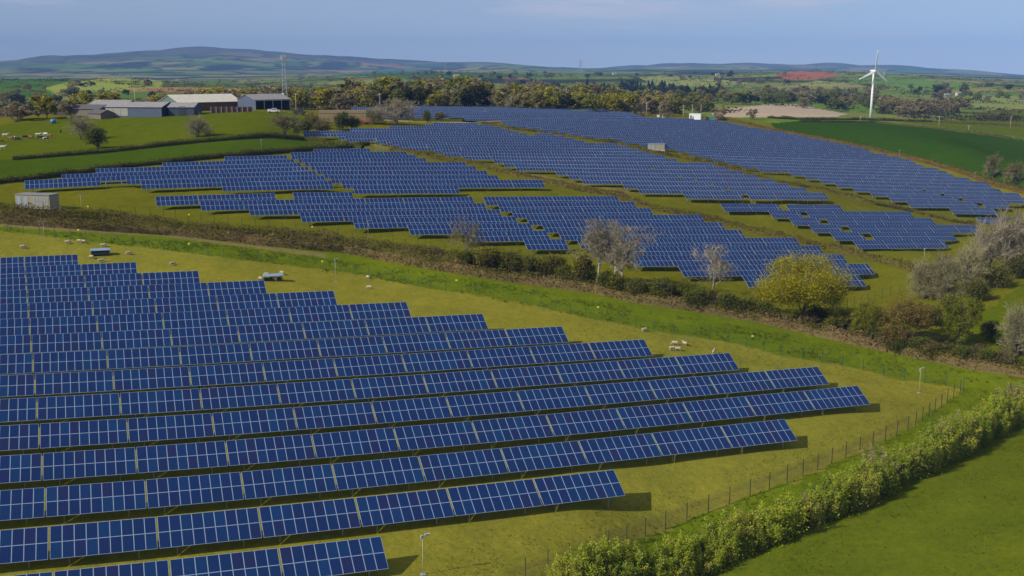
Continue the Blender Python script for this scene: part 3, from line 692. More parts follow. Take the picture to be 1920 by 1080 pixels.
def tree_at(proto, x, y, hpx, label, cat='tree', group=None, wpx=None, rz=None, name=None):
    P = hit(x, y); k = px_m(P) / .965
    H = hpx * k; w0 = 1.0
    if wpx: w0 = (wpx * px_m(P)) / (proto.W * H / proto.H)
    return proto.place((P[0], P[1], P[2]), H, rng.uniform(0, 6.28) if rz is None else rz, label, cat, group, w0, name)
def PW(p, W): p.W = W; return p
bareA = PW(bare_proto(11, 12, 9, kids=4, lvls=5, tw=.019, sp=.95, up=.3, first=.62), 9); bareB = PW(bare_proto(12, 12, 9, PALEBARK, TWIG, kids=4, lvls=5, trunk=.34, tw=.018, sp=.95, up=.3, first=.66), 9)
bareC = PW(bare_proto(13, 10, 9, BARK, TWIGG, kids=5, lvls=4, stems=3, tw=.022, kind='bare_tree', buds=((.13,.12,.04), .7, .10)), 9)
bareL = PW(bare_proto(17, 10, 9, BARK, TWIGG, kids=4, lvls=5, trunk=.25, tw=.017, sp=1.1, up=.3, first=.5, buds=((.20,.18,.05), .25, .08)), 9)
bareF = PW(bare_proto(14, 12, 11, BARK, TWIG, kids=5, lvls=3, tw=.07), 11)       # for the distance
bareR = PW(bare_proto(15, 9, 10, BARK, TWIGT, kids=5, lvls=4, stems=5, trunk=.12, tw=.014, sp=1.2, up=.25, buds=((.24,.21,.10), .5, .09)), 10)
bareP = PW(bare_proto(16, 9, 10, BARK, TWIG, kids=5, lvls=4, stems=3, trunk=.2, tw=.022, sp=1.2, up=.25), 10)
oak = PW(leafy_proto(21, 11, lobeset(1, 11, 14.5, 16, .12), 42000, .115, G_YEL, W=14.5, clump=.24, light=(.45,.42,.024)), 14.5)
leafG = PW(leafy_proto(22, 10, lobeset(2, 10, 9, 10, .06), 15000, .13, G_SPR, W=9), 9)
leafO = PW(leafy_proto(23, 10, lobeset(3, 10, 10, 11, .06), 15000, .13, G_BRN, W=10, light=(.28,.235,.06)), 10)
farY = PW(leafy_proto(24, 12, lobeset(4, 12, 12, 10, .02), 2600, .52, (.42,.40,.045), W=12), 12)
farO = PW(leafy_proto(25, 12, lobeset(5, 12, 12, 10, .02), 2600, .50, (.42,.385,.17), W=12), 12)
farB = PW(leafy_proto(26, 12, lobeset(6, 12, 12, 10, .02), 2600, .42, (.44,.375,.28), W=12, light=(.42,.36,.23)), 12)
farD = PW(leafy_proto(27, 12, lobeset(7, 12, 11, 9, .02), 2200, .52, (.075,.09,.035), W=11), 11)
farG = PW(leafy_proto(28, 12, lobeset(8, 12, 12, 9, .02), 2200, .52, (.28,.31,.075), W=12), 12)
con = PW(conifer_proto(29, 14, 6, 1500, .42, (.035,.05,.024)), 6)
shG = PW(shrub_proto(31, 3, 4.2, 3400, .11, G_GRN, brown=G_OLI), 4.2); shD = PW(shrub_proto(32, 3, 4.4, 3400, .11, G_DRK), 4.4)
shB = PW(shrub_proto(33, 3, 4.4, 3200, .10, (.25,.19,.12), brown=G_OLI), 4.4); shY = PW(shrub_proto(34, 3, 4.4, 3400, .11, (.25,.235,.035), brown=G_OLI), 4.4)
# trees one can tell apart in the nearer country
tree_at(bareL, 871, 492, 90, 'small leafless tree with yellowish twigs in front of the left array', wpx=96)
tree_at(bareB, 1120, 538, 132, 'leafless grey tree, left trunk of the bare clump in the hedge', wpx=108, rz=1.1)
tree_at(bareB, 1148, 545, 134, 'leafless tree in the middle of the bare clump by the hedge', wpx=120)
tree_at(bareB, 1172, 549, 130, 'leafless tree with pale trunk, right of the bare clump', wpx=120, rz=3.)
tree_at(bareA, 1160, 541, 118, 'slim leafless tree at the back of the bare clump', wpx=110, rz=2.)
tree_at(bareB, 1335, 566, 108, 'thin leafless tree standing left of the yellow-green oak', wpx=112)
tree_at(oak, 1498, 604, 132, 'broad yellow-green oak in the hedge before the solar rows', wpx=178)
tree_at(leafG, 1620, 640, 84, 'fresh green small tree just right of the oak', wpx=60)
tree_at(leafO, 1697, 648, 100, 'rounded brownish tree budding beside the right hedge', wpx=118)
tree_at(leafG, 1798, 655, 112, 'yellow-green tree at the end of the right hedge', wpx=84)
tree_at(bareR, 1905, 668, 118, 'pale leafless tree at the right edge beyond the bright pasture', wpx=104)
GB = 'bare trees of the right-hand thicket'
for x, y, h, w, l in ((1730,560,86,92,'lowest grey leafless tree of the right thicket, behind the brownish tree'),(1768,556,92,90,'grey leafless tree second from left in the right thicket'),
                      (1815,545,104,100,'grey leafless tree in the middle of the right thicket'),(1850,520,116,96,'tall leafless tree behind the right thicket with pinkish crown'),
                      (1893,508,124,110,'tallest leafless pinkish tree at the far end of the right thicket'),(1935,500,112,100,'leafless tree of the right thicket cut by the frame edge')):
    tree_at(bareP if 'pinkish' in l else bareR, x, y, h, l, group=GB, wpx=w)
tree_at(bareC, 1863, 334, 50, 'slim pale tree in the dark green field at right', wpx=38); tree_at(bareC, 1906, 342, 42, 'rounded pale tree in the dark green field at the frame edge', wpx=52)
tree_at(bareR, 370, 257, 46, 'round leafless tree standing alone in the farm pasture', wpx=62)
tree_at(bareP, 152, 262, 52, 'purplish leafless tree beside the dark green bush', wpx=52); tree_at(shG, 178, 278, 40, 'dark green round bush in the pasture below the sheds', 'bush', wpx=58)
tree_at(bareC, 532, 252, 44, 'small leafless tree at the corner of the pasture hedge', wpx=64)
tree_at(farY, 88, 222, 46, 'bright yellow-green tree left of the farm sheds', wpx=54); tree_at(farB, 36, 226, 32, 'brown leafless tree at the left frame edge by the farm', wpx=60); tree_at(farB, 128, 216, 30, 'brown leafless tree between yellow-green trees by the sheds', wpx=40)
tree_at(bareP, 745, 233, 50, 'broad leafless rounded tree in front of the far array', wpx=92); tree_at(bareR, 700, 232, 36, 'low leafless tree beside the broad rounded one', wpx=50)
for i, (p, x, y, h, w, l) in enumerate(((shG,800,229,22,24,'green bush right of the broad leafless tree'),(shY,826,227,18,22,'yellowish bush left of the pale kiosk'),(shG,640,245,34,50,'dark bush in front of the straw stack'),(shB,606,250,30,46,'brown twiggy bush left of the straw stack'),
      (shG,572,250,26,44,'green bush at the pasture corner beside the leafless tree'),(shD,664,243,26,34,'dark bush beside the red farm machine'),(shB,585,240,30,36,'grey twiggy bush behind the pasture corner'),
      (shY,612,213,16,24,'small green bush beside the open barn'))):
    tree_at(p, x, y, h, l, 'bush', wpx=w)
# scrub between the two hedges
SC = 'scrub bushes along the hedge line'
sc = [(shY,905,505,44,80),(shG,870,498,30,50),(shD,962,512,44,62),(shD,1000,520,42,56),(shY,1030,520,48,60),(shG,1056,530,34,44),(shY,1085,532,60,56),(shD,1070,536,26,40),(shG,1132,548,40,50),(shD,1195,562,40,54),(shD,1232,568,46,70),(shD,1262,566,36,44),
      (shG,1300,582,40,60),(shY,1322,574,36,46),(shG,1360,590,44,54),(shB,1392,592,36,60),(shG,1430,602,34,54),(shD,1535,608,36,60),(shG,1470,610,24,50),(shD,1590,618,34,60),(shG,1560,622,26,50),(shB,1604,632,26,46),(shD,1645,648,34,56),(shG,1680,662,26,50),(shB,1740,670,34,60),
      (shD,1780,668,26,48),(shB,1830,676,32,60),(shB,1880,690,40,70),(shG,1850,640,40,46),(shD,1740,610,40,60),(shD,1785,590,40,56),(shD,1828,566,44,60),(shD,1870,540,44,60),(shD,1912,522,44,60),(shD,1700,600,30,50),(shB,820,484,24,46),(shG,1214,552,26,40),(shG,940,508,34,56),(shY,990,516,36,50),(shG,1100,534,36,56),(shY,1160,552,40,54),(shG,1180,556,34,50),(shY,1222,564,36,56),(shG,1280,572,40,56),(shB,1345,584,34,56),(shG,1385,594,38,60),(shY,1410,598,34,50),(shG,1445,604,34,56),(shB,1520,612,30,60),(shY,1575,622,32,56),(shG,1625,640,34,56),(shB,1665,654,30,60),(shG,1715,664,34,60),(shY,1755,672,30,56),(shG,1805,680,34,60),(shG,1850,684,32,60),(shB,1770,505,30,40),(shG,1850,480,36,40)]
SL_ = {id(shY): 'yellow-green scrub bush growing along the hedge line', id(shG): 'green scrub bush growing along the hedge line', id(shD): 'dark scrub bush growing along the hedge line', id(shB): 'brown twiggy scrub bush growing along the hedge line'}
for p, x, y, h, w in sc: tree_at(p, x, y, h, SL_[id(p)], 'bush', SC, wpx=w)
# hedges
def hedge(path, w, h, base, other, leaf, per_m, label, group='field hedges', twigs=.35, gaps=0.0, seed=0, dark=None, thrv=.35):
    g = np.random.default_rng(100 + seed)
    W = np.array([hit(*q) for q in densify(path, 10)]); d = np.diff(W[:, :2], axis=0); ln = np.hypot(d[:, 0], d[:, 1]); cum = np.r_[0, np.cumsum(ln)]; Lt = cum[-1]
    n = int(Lt * per_m); s = np.sort(g.uniform(0, Lt, n)); i = np.clip(np.searchsorted(cum, s) - 1, 0, len(d) - 1); f = (s - cum[i]) / (ln[i] + 1e-9)
    ctr = W[i, :2] + d[i] * f[:, None]; nv = np.stack([-d[i][:, 1], d[i][:, 0]], 1) / (ln[i][:, None] + 1e-9)
    prof = h * (.72 + .5 * vnoise(s, s * 0, 5, seed) + .35 * (vnoise(s, s * 0, 1.7, seed + 9) - .5)); wd = w * (.75 + .5 * vnoise(s, s * 0, 7, seed + 4))
    a = g.uniform(0, math.pi, n); rr = np.sqrt(g.uniform(.25, 1, n))
    lat = np.cos(a) * wd / 2 * rr; z = np.sin(a) ** .6 * prof * rr
    x = ctr[:, 0] + nv[:, 0] * lat + g.normal(0, .12, n); y = ctr[:, 1] + nv[:, 1] * lat + g.normal(0, .12, n)
    P = np.stack([x, y, gz(x, y) + z], 1)
    q = vnoise(s, lat * 0, 3.5, seed + 2) * .6 + g.random(n) * .4; kk = (.62 + .76 * vnoise(s, lat * 1.5, 1.5, seed + 5))[:, None]; q = q * .62 + .38 * vnoise(s, s * 0, 11., seed + 7)
    c = np.where((q < twigs + .15)[:, None], tints(g, n, other, .3), tints(g, n, base, .3)) * kk
    V, Q, c = leaf_quads(g, P, leaf, c)
    # a woody core so that the hedge is not see-through
    m = max(2, int(Lt / 2.5)); sc_ = np.linspace(0, Lt, m); ii = np.clip(np.searchsorted(cum, sc_) - 1, 0, len(d) - 1); ff = (sc_ - cum[ii]) / (ln[ii] + 1e-9)
    cc = W[ii, :2] + d[ii] * ff[:, None]; nn = np.stack([-d[ii][:, 1], d[ii][:, 0]], 1) / (ln[ii][:, None] + 1e-9)
    hh = h * (.72 + .5 * vnoise(sc_, sc_ * 0, 5, seed)) * .72; pr = [(-.36, -.3), (-.3, .7), (0, 1.), (.3, .7), (.36, -.3)]
    VV = []
    for lx, lz in pr:
        xx = cc[:, 0] + nn[:, 0] * lx * w; yy = cc[:, 1] + nn[:, 1] * lx * w; VV.append(np.stack([xx, yy, gz(xx, yy) + lz * hh], 1))
    VV = np.stack(VV, 1).reshape(-1, 3); QQ = []
    for k in range(m - 1):
        for j in range(4): QQ.append((k*5+j, k*5+j+1, (k+1)*5+j+1, (k+1)*5+j))
    cc_ = np.tile((np.array(base) * .8 + np.array(other) * .2) * np.array([.72, .70, .52]), (len(VV), 1))
    o = link(bpy.data.objects.new('hedge', mesh_np('hedge', np.r_[V, VV], np.r_[Q, np.array(QQ, np.int32) + len(V)], [LEAF], None, np.r_[c, cc_])))
    tag(o, label, 'hedge', group); return o
TN = (.36,.27,.17); BR = (.24,.17,.08); OL = (.21,.20,.05); GR = (.12,.14,.038)
hedge([(-60,416),(0,418),(200,432),(333,441),(500,460),(640,471),(813,504),(980,531),(1113,548),(1193,567),(1293,581),(1427,604),(1593,643),(1713,668),(1813,688),(1930,706),(2000,718)], 2.3, 2.2, TN, OL, .15, 190, 'long brown hedge bank nearest the grazed field', twigs=.47, seed=1)
hedge([(-60,401),(0,404),(200,416),(433,446),(547,452),(747,478),(880,495),(985,512)], 3.6, 2.7, OL, (.24,.17,.10), .16, 200, 'shaggy olive and brown hedge just behind the long brown hedge bank', seed=2)
hedge([(735,283),(782,294),(857,305),(907,315),(990,336),(1073,356),(1157,368),(1193,386),(1327,414),(1460,446),(1560,470),(1627,486),(1712,507)], 2.6, 1.8, OL, (.20,.145,.08), .2, 75, 'middle hedge between the near-centre arrays, running diagonally to the right thicket', seed=3)
hedge([(905,233),(957,243),(1007,248),(1057,255),(1107,264),(1157,269),(1220,287),(1270,296),(1337,310),(1403,328),(1450,340),(1517,353),(1583,368),(1633,382),(1710,397),(1777,414),(1830,422)], 2.6, 1.3, OL, (.19,.14,.06), .25, 45, 'upper diagonal hedge passing the small pale substation', seed=4)
hedge([(1330,221),(1380,229.5),(1433,241.5),(1517,257),(1583,270),(1633,281),(1687,293),(1733,303),(1800,323),(1867,347),(1917,360),(1980,374)], 2.6, 1.5, (.25,.165,.06), OL, .25, 40, 'orange-brown hedge along the dark green field', seed=5)
hedge([(25,300),(193,287),(300,275),(433,262),(500,257),(567,262),(617,272),(680,279)], 2.4, 1.7, GR, OL, .18, 70, 'dark hedge across the farm pasture', seed=6)  # dark green base colour carries the backlit shade of this hedge
hedge([(-60,350),(0,343),(117,330),(233,314),(400,297),(533,286),(640,279),(690,272)], 2.4, 1.6, GR, (.12,.09,.045), .18, 70, 'dark hedge directly behind the far left array', seed=7)
hedge([(938,222.5),(1000,219.8),(1100,219),(1205,218.5)], 2.2, 1.0, OL, BR, .3, 25, 'low hedge in front of the farthest array', seed=8)
hedge([(1440,222),(1510,225),(1613,225),(1747,229),(1920,239),(2000,243)], 2.8, 1.6, GR, OL, .35, 25, 'dark hedge running past the wind turbine foot', seed=9)
hedge([(1500,228),(1640,230),(1747,240),(1830,250),(1920,264),(2000,274)], 2.2, 1.0, OL, (.14,.12,.05), .3, 22, 'thin pale hedge above the dark green field', seed=10)
hedge([(1795,212),(1860,215),(1920,222),(2000,228)], 2.8, 1.6, GR, OL, .4, 16, 'far dark hedge right of the turbine wood', seed=11)
hedge([(870,229),(890,227),(920,226)], 3., 2.2, (.06,.05,.025), GR, .25, 45, 'short dark hedge by the track below the farthest array', seed=12)
# the row of young trees at lower right
def young_proto(seed, H, W, n, size, base, light):
    g = np.random.default_rng(seed); segs = []; Cs = []; ks = 16
    for k in range(ks):
        a = g.uniform(0, 6.28); lean = g.uniform(.05, .34); h = H * g.uniform(.55, 1.0) * (1 - lean * .6); r0 = g.uniform(0, .35) * W * .5
        t = np.linspace(0, 1, 6)[:, None]; p0 = np.array([math.cos(a) * r0, math.sin(a) * r0, -.3]); p1 = p0 + np.array([math.cos(a) * lean * H, math.sin(a) * lean * H, h + .3])
        P = p0 + (p1 - p0) * t + np.array([math.cos(a), math.sin(a), 0]) * lean * .5 * (t ** 2) + g.normal(size=(6, 3)) * .06; segs.append((P, np.linspace(.035, .010, 6), 0))
        m_ = n // ks; u_ = g.beta(1.6, 1.15, m_) * .9 + .1; q = np.stack([np.interp(u_, np.linspace(0, 1, 6), P[:, c]) for c in range(3)], 1)
        Cs.append(q + g.normal(size=(m_, 3)) * (np.array([.42, .42, .30]) * (1.12 - u_)[:, None] ** .7 * W / 2.9))
    C = np.concatenate(Cs); C[:, 2] = np.abs(C[:, 2]); C = C - np.array([C[:, 0].mean(), C[:, 1].mean(), 0]); f = (np.repeat(g.random(ks), n // ks) < .45)[:, None]
    c = np.where(f, tints(g, len(C), light, .3), tints(g, len(C), base, .3)); V, Q, c = leaf_quads(g, C, size, c)
    fo = mesh_np('foliage', V, Q, [LEAF], None, c); V, Q = tubes_fast(segs, 4)
    return Proto('young_tree', [('foliage', fo), ('stems', mesh_np('stems', V, Q, [BARK]))], H)
yt = [PW(young_proto(41 + k, 4.2, 2.9, 4300, .085, c, b_), 2.9) for k, (c, b_) in enumerate((((.40,.50,.05),(.56,.60,.10)), ((.47,.52,.08),(.60,.60,.15)), ((.29,.39,.045),(.44,.51,.08)), ((.50,.43,.27),(.45,.46,.15))))]
line = densify([(1060,1160),(1180,1112),(1285,1080),(1380,1040),(1480,992),(1585,948),(1672,908),(1768,862),(1865,806),(1938,756),(2000,712)], 8)
Wl = np.array([(lambda d: d * (-47. / d[2]))(ray(*q)) if q[1] > 1085 else hit(*q) for q in line]); Wl[:, 2] = gz(Wl[:, 0], Wl[:, 1])
cum = np.r_[0, np.cumsum(np.hypot(*np.diff(Wl[:, :2], axis=0).T))]; s = 0.; k = 0
HL = {0: 'fresh green young tree in the hedge row at lower right', 1: 'pale green young tree in the hedge row at lower right', 2: 'deep green young tree in the hedge row at lower right', 3: 'brownish leafless young tree in the hedge row at lower right'}
while s < cum[-1]:
    for side in (-.75, .1, .8):
        P = np.array([np.interp(s, cum, Wl[:, q]) for q in range(3)]); j = min(len(cum) - 2, int(np.searchsorted(cum, s))); d = Wl[j+1] - Wl[j]; d = d[:2] / (np.linalg.norm(d[:2]) + 1e-9)
        P[:2] += np.array([-d[1], d[0]]) * (side + rng.normal(0, .35)); P[2] = float(gz([P[0]], [P[1]])[0])
        v = int(rng.choice(4, p=[.42,.32,.20,.06])); yt[v].place(tuple(P), rng.uniform(2.9, 5.4), rng.uniform(0, 6.28), HL[v], 'tree', 'young trees of the lower right hedge row', rng.uniform(.75, 1.1))
    s += rng.uniform(1.5, 2.3); k += 1
# woodland belt behind the farm and the farthest array
WB = 'woodland belt behind the farm and the far array'
WL = {id(farB): 'brown leafless tree in the woodland belt behind the far array', id(farO): 'olive-brown budding tree in the woodland belt behind the far array', id(farY): 'bright yellow-green tree in the woodland belt behind the far array', id(farD): 'dark evergreen tree in the woodland belt behind the far array', id(bareF): 'grey twiggy tree in the woodland belt behind the far array', id(farG): 'green tree in the woodland belt behind the far array', id(con): 'dark conifer in the woodland belt'}
def r_tree(p, x, r, h, w, lab, grp):
    P = at_r(x, r); k = (P[1] * CP - P[2] * SP) / F
    return p.place(tuple(P), h * k, rng.uniform(0, 6.28), lab, 'tree', grp, (w * k) / (p.W * h * k / p.H))
kinds = [farB, farO, bareF, farD, farG, farY]
for row, (r0, n, h0) in enumerate(((575, 52, 50), (630, 50, 54), (700, 44, 56), (800, 40, 58))):
    for i in range(n):
        x = 545 + (1265 - 545) * (i + rng.uniform(.1, .9)) / n
        if row == 0 and x > 1180: continue
        r = r0 + (x - 600) * -.02 + rng.uniform(-18, 18); u_ = rng.random()
        dk = .22 if x < 930 and row == 0 else .06; ye = .16 if x > 1010 else .05
        p = kinds[int(rng.choice(6, p=[.30 - dk/2, .28 - dk/2 - ye/2, .16 - ye/2, .02 + dk, .16, .08 + ye]))]
        h = h0 * rng.uniform(.62, 1.05) * (1.0 if 640 < x < 900 else .82); r_tree(p, x, r, h, h * rng.uniform(.85, 1.15), WL[id(p)], WB)
for x, r, h, w in ((1085,575,36,40),(1150,560,40,36),(1040,585,30,30),(562,560,42,40),(1165,566,36,34),(1108,590,38,40)): r_tree(farY, x, r, h, w, 'bright yellow-green tree at the front of the woodland belt', WB)
FW = 'trees on the farm side of the woodland'
for i in range(58):
    x = rng.uniform(235, 565); r = rng.uniform(600, 900); p = kinds[int(rng.choice(6, p=[.34,.28,.2,.03,.05,.10]))]; h = rng.uniform(36, 54) * 700 / r
    r_tree(p, x, r, h, h * 1.2, WL[id(p)].replace('belt behind the far array', 'behind the farm sheds'), FW)
for x, r, h, w in ((160,560,50,52),(212,560,46,54),(300,640,44,44),(405,650,46,46)): r_tree(farY, x, r, h, w, 'yellow-green tree rising behind the farm sheds', FW)
FARV = []; FARQ = []; FARC = []; farn = 0
def cluster(n, x0, x1, y0, y1, ks, hm):
    global farn
    for i in range(n):
        x = rng.uniform(x0, x1); y = rng.uniform(y0, y1); P = hit(x, y, 640.); p = ks[int(rng.integers(len(ks)))]
        h = hm * rng.uniform(.7, 1.25); me = p.parts[1][1]; nv = len(me.vertices); v = np.empty(nv * 3, np.float32); me.vertices.foreach_get('co', v); v = v.reshape(-1, 3)
        a = rng.uniform(0, 6.28); w = h / p.H * rng.uniform(.9, 1.5); c_, s_ = math.cos(a), math.sin(a)
        v = np.stack([(v[:, 0] * c_ - v[:, 1] * s_) * w, (v[:, 0] * s_ + v[:, 1] * c_) * w, v[:, 2] * h / p.H - h * .12], 1) + P
        q = np.empty(len(me.loops), np.int32); me.loops.foreach_get('vertex_index', q); q = q.reshape(-1, 4)
        if 'tint' in me.color_attributes: c = np.empty(nv * 4, np.float32); me.color_attributes['tint'].data.foreach_get('color', c); c = c.reshape(-1, 4)[:, :3]
        else: c = np.ones((nv, 3))
        if p is bareF: c = np.tile(np.array([.13,.10,.08]), (nv, 1))
        FARV.append(v); FARQ.append(q + farn); FARC.append(c * rng.uniform(.85, 1.15)); farn += nv
cluster(44, 870, 1060, 158, 176, [farD, con, farB], 13); cluster(51, 1100, 1260, 160, 180, [con, farD, con], 14); cluster(34, 1255, 1360, 172, 184, [con, farD], 13)
cluster(27, 1380, 1490, 184, 194, [farD, farG], 10); cluster(57, 1500, 1640, 172, 205, [farB, farG, farD, farO], 12); cluster(51, 1650, 1810, 196, 222, [farB, bareF, farO], 12)
cluster(30, 1700, 1920, 162, 190, [farG, farB, farD], 11); cluster(37, 1290, 1520, 168, 192, [farG, farB, farO, farY], 11); cluster(23, 1230, 1330, 178, 210, [farG, farB, farY], 11)
cluster(23, 0, 120, 190, 222, [farB, farD, farO], 11); cluster(23, 20, 320, 158, 190, [farD, farB], 10); cluster(17, 1340, 1480, 140, 160, [farB, farD], 11); cluster(27, 700, 1050, 138, 150, [farD, farB], 12); cluster(17, 1100, 1400, 138, 150, [farB, farD], 12)
g = np.random.default_rng(77); n = 90000; a = g.uniform(-.5, .5, n); r = np.exp(g.uniform(math.log(820), math.log(3400), n)); x, y = np.sin(a) * r, np.cos(a) * r
wx = x + 30 * (vnoise(x, y, 160, 1) - .5); wy = y + 30 * (vnoise(x, y, 160, 2) - .5); _, ed = patch(wx, wy, 190., 3); k = np.nonzero(ed < 5)[0][:3600]
for i in k:
    h = g.uniform(2.2, 4.5) * (2.2 if g.random() < .12 else 1); P = np.array([x[i], y[i], float(gz([x[i]], [y[i]])[0])]); m_ = 26
    C = P + g.normal(size=(m_, 3)) * np.array([1.6, 1.6, .35]) * h * .55 + np.array([0, 0, h * .45]); v, q, c = leaf_quads(g, C, .5 + h * .1, tints(g, m_, (.085,.085,.035) if g.random() < .6 else (.14,.11,.06), .3))
    FARV.append(v); FARQ.append(q + farn); FARC.append(c); farn += len(v)
o = link(bpy.data.objects.new('distant_trees', mesh_np('distant_trees', np.concatenate(FARV), np.concatenate(FARQ), [LEAF], None, np.concatenate(FARC))))
tag(o, 'woods and hedgerow trees of the far valley and hills', 'woodland', kind='stuff')
for x, y, h in ((1350,226,24),(1410,224,22),(1250,226,16),(1310,224,18)): tree_at(farB if h < 30 else farG, x, y, h, 'small tree standing near the white cabin beyond the far array', group='small trees near the white cabin')

# grass tussocks
def tussocks(polys, n, base, size, label, h=.3, seed=0):
    g = np.random.default_rng(200 + seed); out = []
    for P in polys:
        W = np.array([hit(*q)[:2] if q[1] < 1085 else (lambda d: d[:2] * (-46.0 / d[2]))(ray(*q)) for q in densify(P + [P[0]], 40)]); lo, hi = W.min(0), W.max(0); p = g.uniform(lo, hi, (n * 4, 2)); p = p[inpoly(p[:, 0], p[:, 1], W)]
        d = vnoise(p[:, 0], p[:, 1], 4., seed + 1) * .6 + vnoise(p[:, 0], p[:, 1], 1.3, seed + 2) * .4; out.append(p[g.random(len(p)) < np.clip((d - .35) * 2.5, .05, 1)][:n])
    p = np.concatenate(out); m_ = 4; C = np.repeat(p, m_, 0) + g.normal(size=(len(p) * m_, 2)) * size * .8; z = gz(C[:, 0], C[:, 1]) + g.uniform(.02, h, len(C))
    V, Q, c = leaf_quads(g, np.c_[C, z], size, tints(g, len(C), base, .4), .15, .4)
    o = link(bpy.data.objects.new('grass_tussocks', mesh_np('grass_tussocks', V, Q, [LEAF], None, c))); tag(o, label, 'grass', kind='stuff')
tussocks([[(0,425),(400,458),(800,510),(1200,580),(1600,650),(1900,712),(1790,725),(1600,690),(1360,640),(1127,602),(813,542),(480,490),(123,447),(0,432)]], 9000, (.16,.215,.016), .15, 'rough green tussocks on the verge between fence and hedge', seed=1)
tussocks([[(1797,728),(1930,740),(1800,850),(1600,950),(1400,1030),(1210,1075),(1018,1073),(1206,1007),(1364,947),(1471,907),(1610,849),(1700,802)]], 5000, (.16,.21,.016), .11, 'rough grass between the mesh fence and the young trees', seed=2)
tussocks([[(1950,800),(1990,1079),(1300,1079),(1420,1060),(1600,980),(1800,890)]], 4000, (.17,.20,.014), .08, 'grass tufts in the lower right meadow', .18, seed=3)
tussocks([[(900,1079),(1018,1073),(1364,947),(1610,849),(1797,728),(1680,711),(1460,667),(1243,624),(1127,602),(1060,640),(1240,680),(1400,690),(1560,715),(1640,770),(1500,840),(1180,940),(800,1010),(760,1079)]], 7000, (.30,.28,.045), .075, 'short dry tufts in the grazed field beside the rows', .10, seed=4)
# ------------------------------------------------------------------ animals
def remesh_obj(mb, voxel, name):
    me = mb.mesh(name + '_raw', []); o = bpy.data.objects.new('raw', me); COL.objects.link(o)
    md = o.modifiers.new('r', 'REMESH'); md.mode = 'VOXEL'; md.voxel_size = voxel; md.use_smooth_shade = True
    sm = o.modifiers.new('s', 'SMOOTH'); sm.iterations = 3; sm.factor = .5
    dg = bpy.context.evaluated_depsgraph_get(); r = bpy.data.meshes.new_from_object(o.evaluated_get(dg)); r.name = name
    bpy.data.objects.remove(o); return r
def ball(m, c, r, n=10):
    th = np.linspace(0, math.pi, n); ph = np.arange(12) * 2 * math.pi / 12
    V = np.array([[math.sin(t) * math.cos(p) * r[0] + c[0], math.sin(t) * math.sin(p) * r[1] + c[1], math.cos(t) * r[2] + c[2]] for t in th for p in ph])
    Q = [[i*12+k, i*12+(k+1)%12, (i+1)*12+(k+1)%12, (i+1)*12+k] for i in range(n-1) for k in range(12)]
    m.add(V, [q[::-1] for q in Q])
def quad_beast(L, hgt, body, head_low, name, vox, legs=.045, deep=.26, snout=.09):
    m = MB(); bz = hgt - deep
    ball(m, (0, 0, bz), (L * .5, body, deep)); ball(m, (L * .27, 0, bz + .02), (L * .24, body * .95, deep * 1.02)); ball(m, (-L * .30, 0, bz + .01), (L * .22, body * .95, deep))
    nx, nz = L * .45, bz + deep * .45
    hx, hz = (L * .72, hgt * .22) if head_low else (L * .66, hgt * 1.10)
    m.tube([(nx * .85, 0, nz - .02), ((nx + hx) / 2, 0, (nz + hz) / 2 + .03), (hx - .04, 0, hz)], [deep * .52, deep * .40, deep * .30], 8)
    m.tube([(hx - .06, 0, hz + .03), (hx + .07, 0, hz - .03), (hx + .15 * L, 0, hz - .10)], [snout * 1.15, snout, snout * .6], 8)
    for s in (-1, 1):
        ball(m, (hx - .05, s * snout * 1.5, hz + .06), (.03, .07, .03), 6)
        m.tube([(L * .30, s * body * .55, bz), (L * .31, s * body * .52, bz * .48), (L * .30, s * body * .52, 0)], [legs * 2.0, legs * 1.15, legs * .9], 7)
        m.tube([(-L * .36, s * body * .55, bz), (-L * .31, s * body * .52, bz * .60), (-L * .40, s * body * .52, bz * .33), (-L * .37, s * body * .52, 0)], [legs * 2.5, legs * 1.6, legs * 1.05, legs * .9], 7)
    m.tube([(-L * .5, 0, bz + deep * .4), (-L * .56, 0, bz - deep * .2)], [.04, .03], 6)
    return remesh_obj(m, vox, name)
wool = solid('wool', (.40,.33,.23), .95, 0, .22, 7.0, .1)
sheepG = quad_beast(1.15, .82, .26, True, 'sheep', .03); sheepS = quad_beast(1.15, .82, .26, False, 'sheep', .03)
for me in (sheepG, sheepS): me.materials.clear(); me.materials.append(wool)
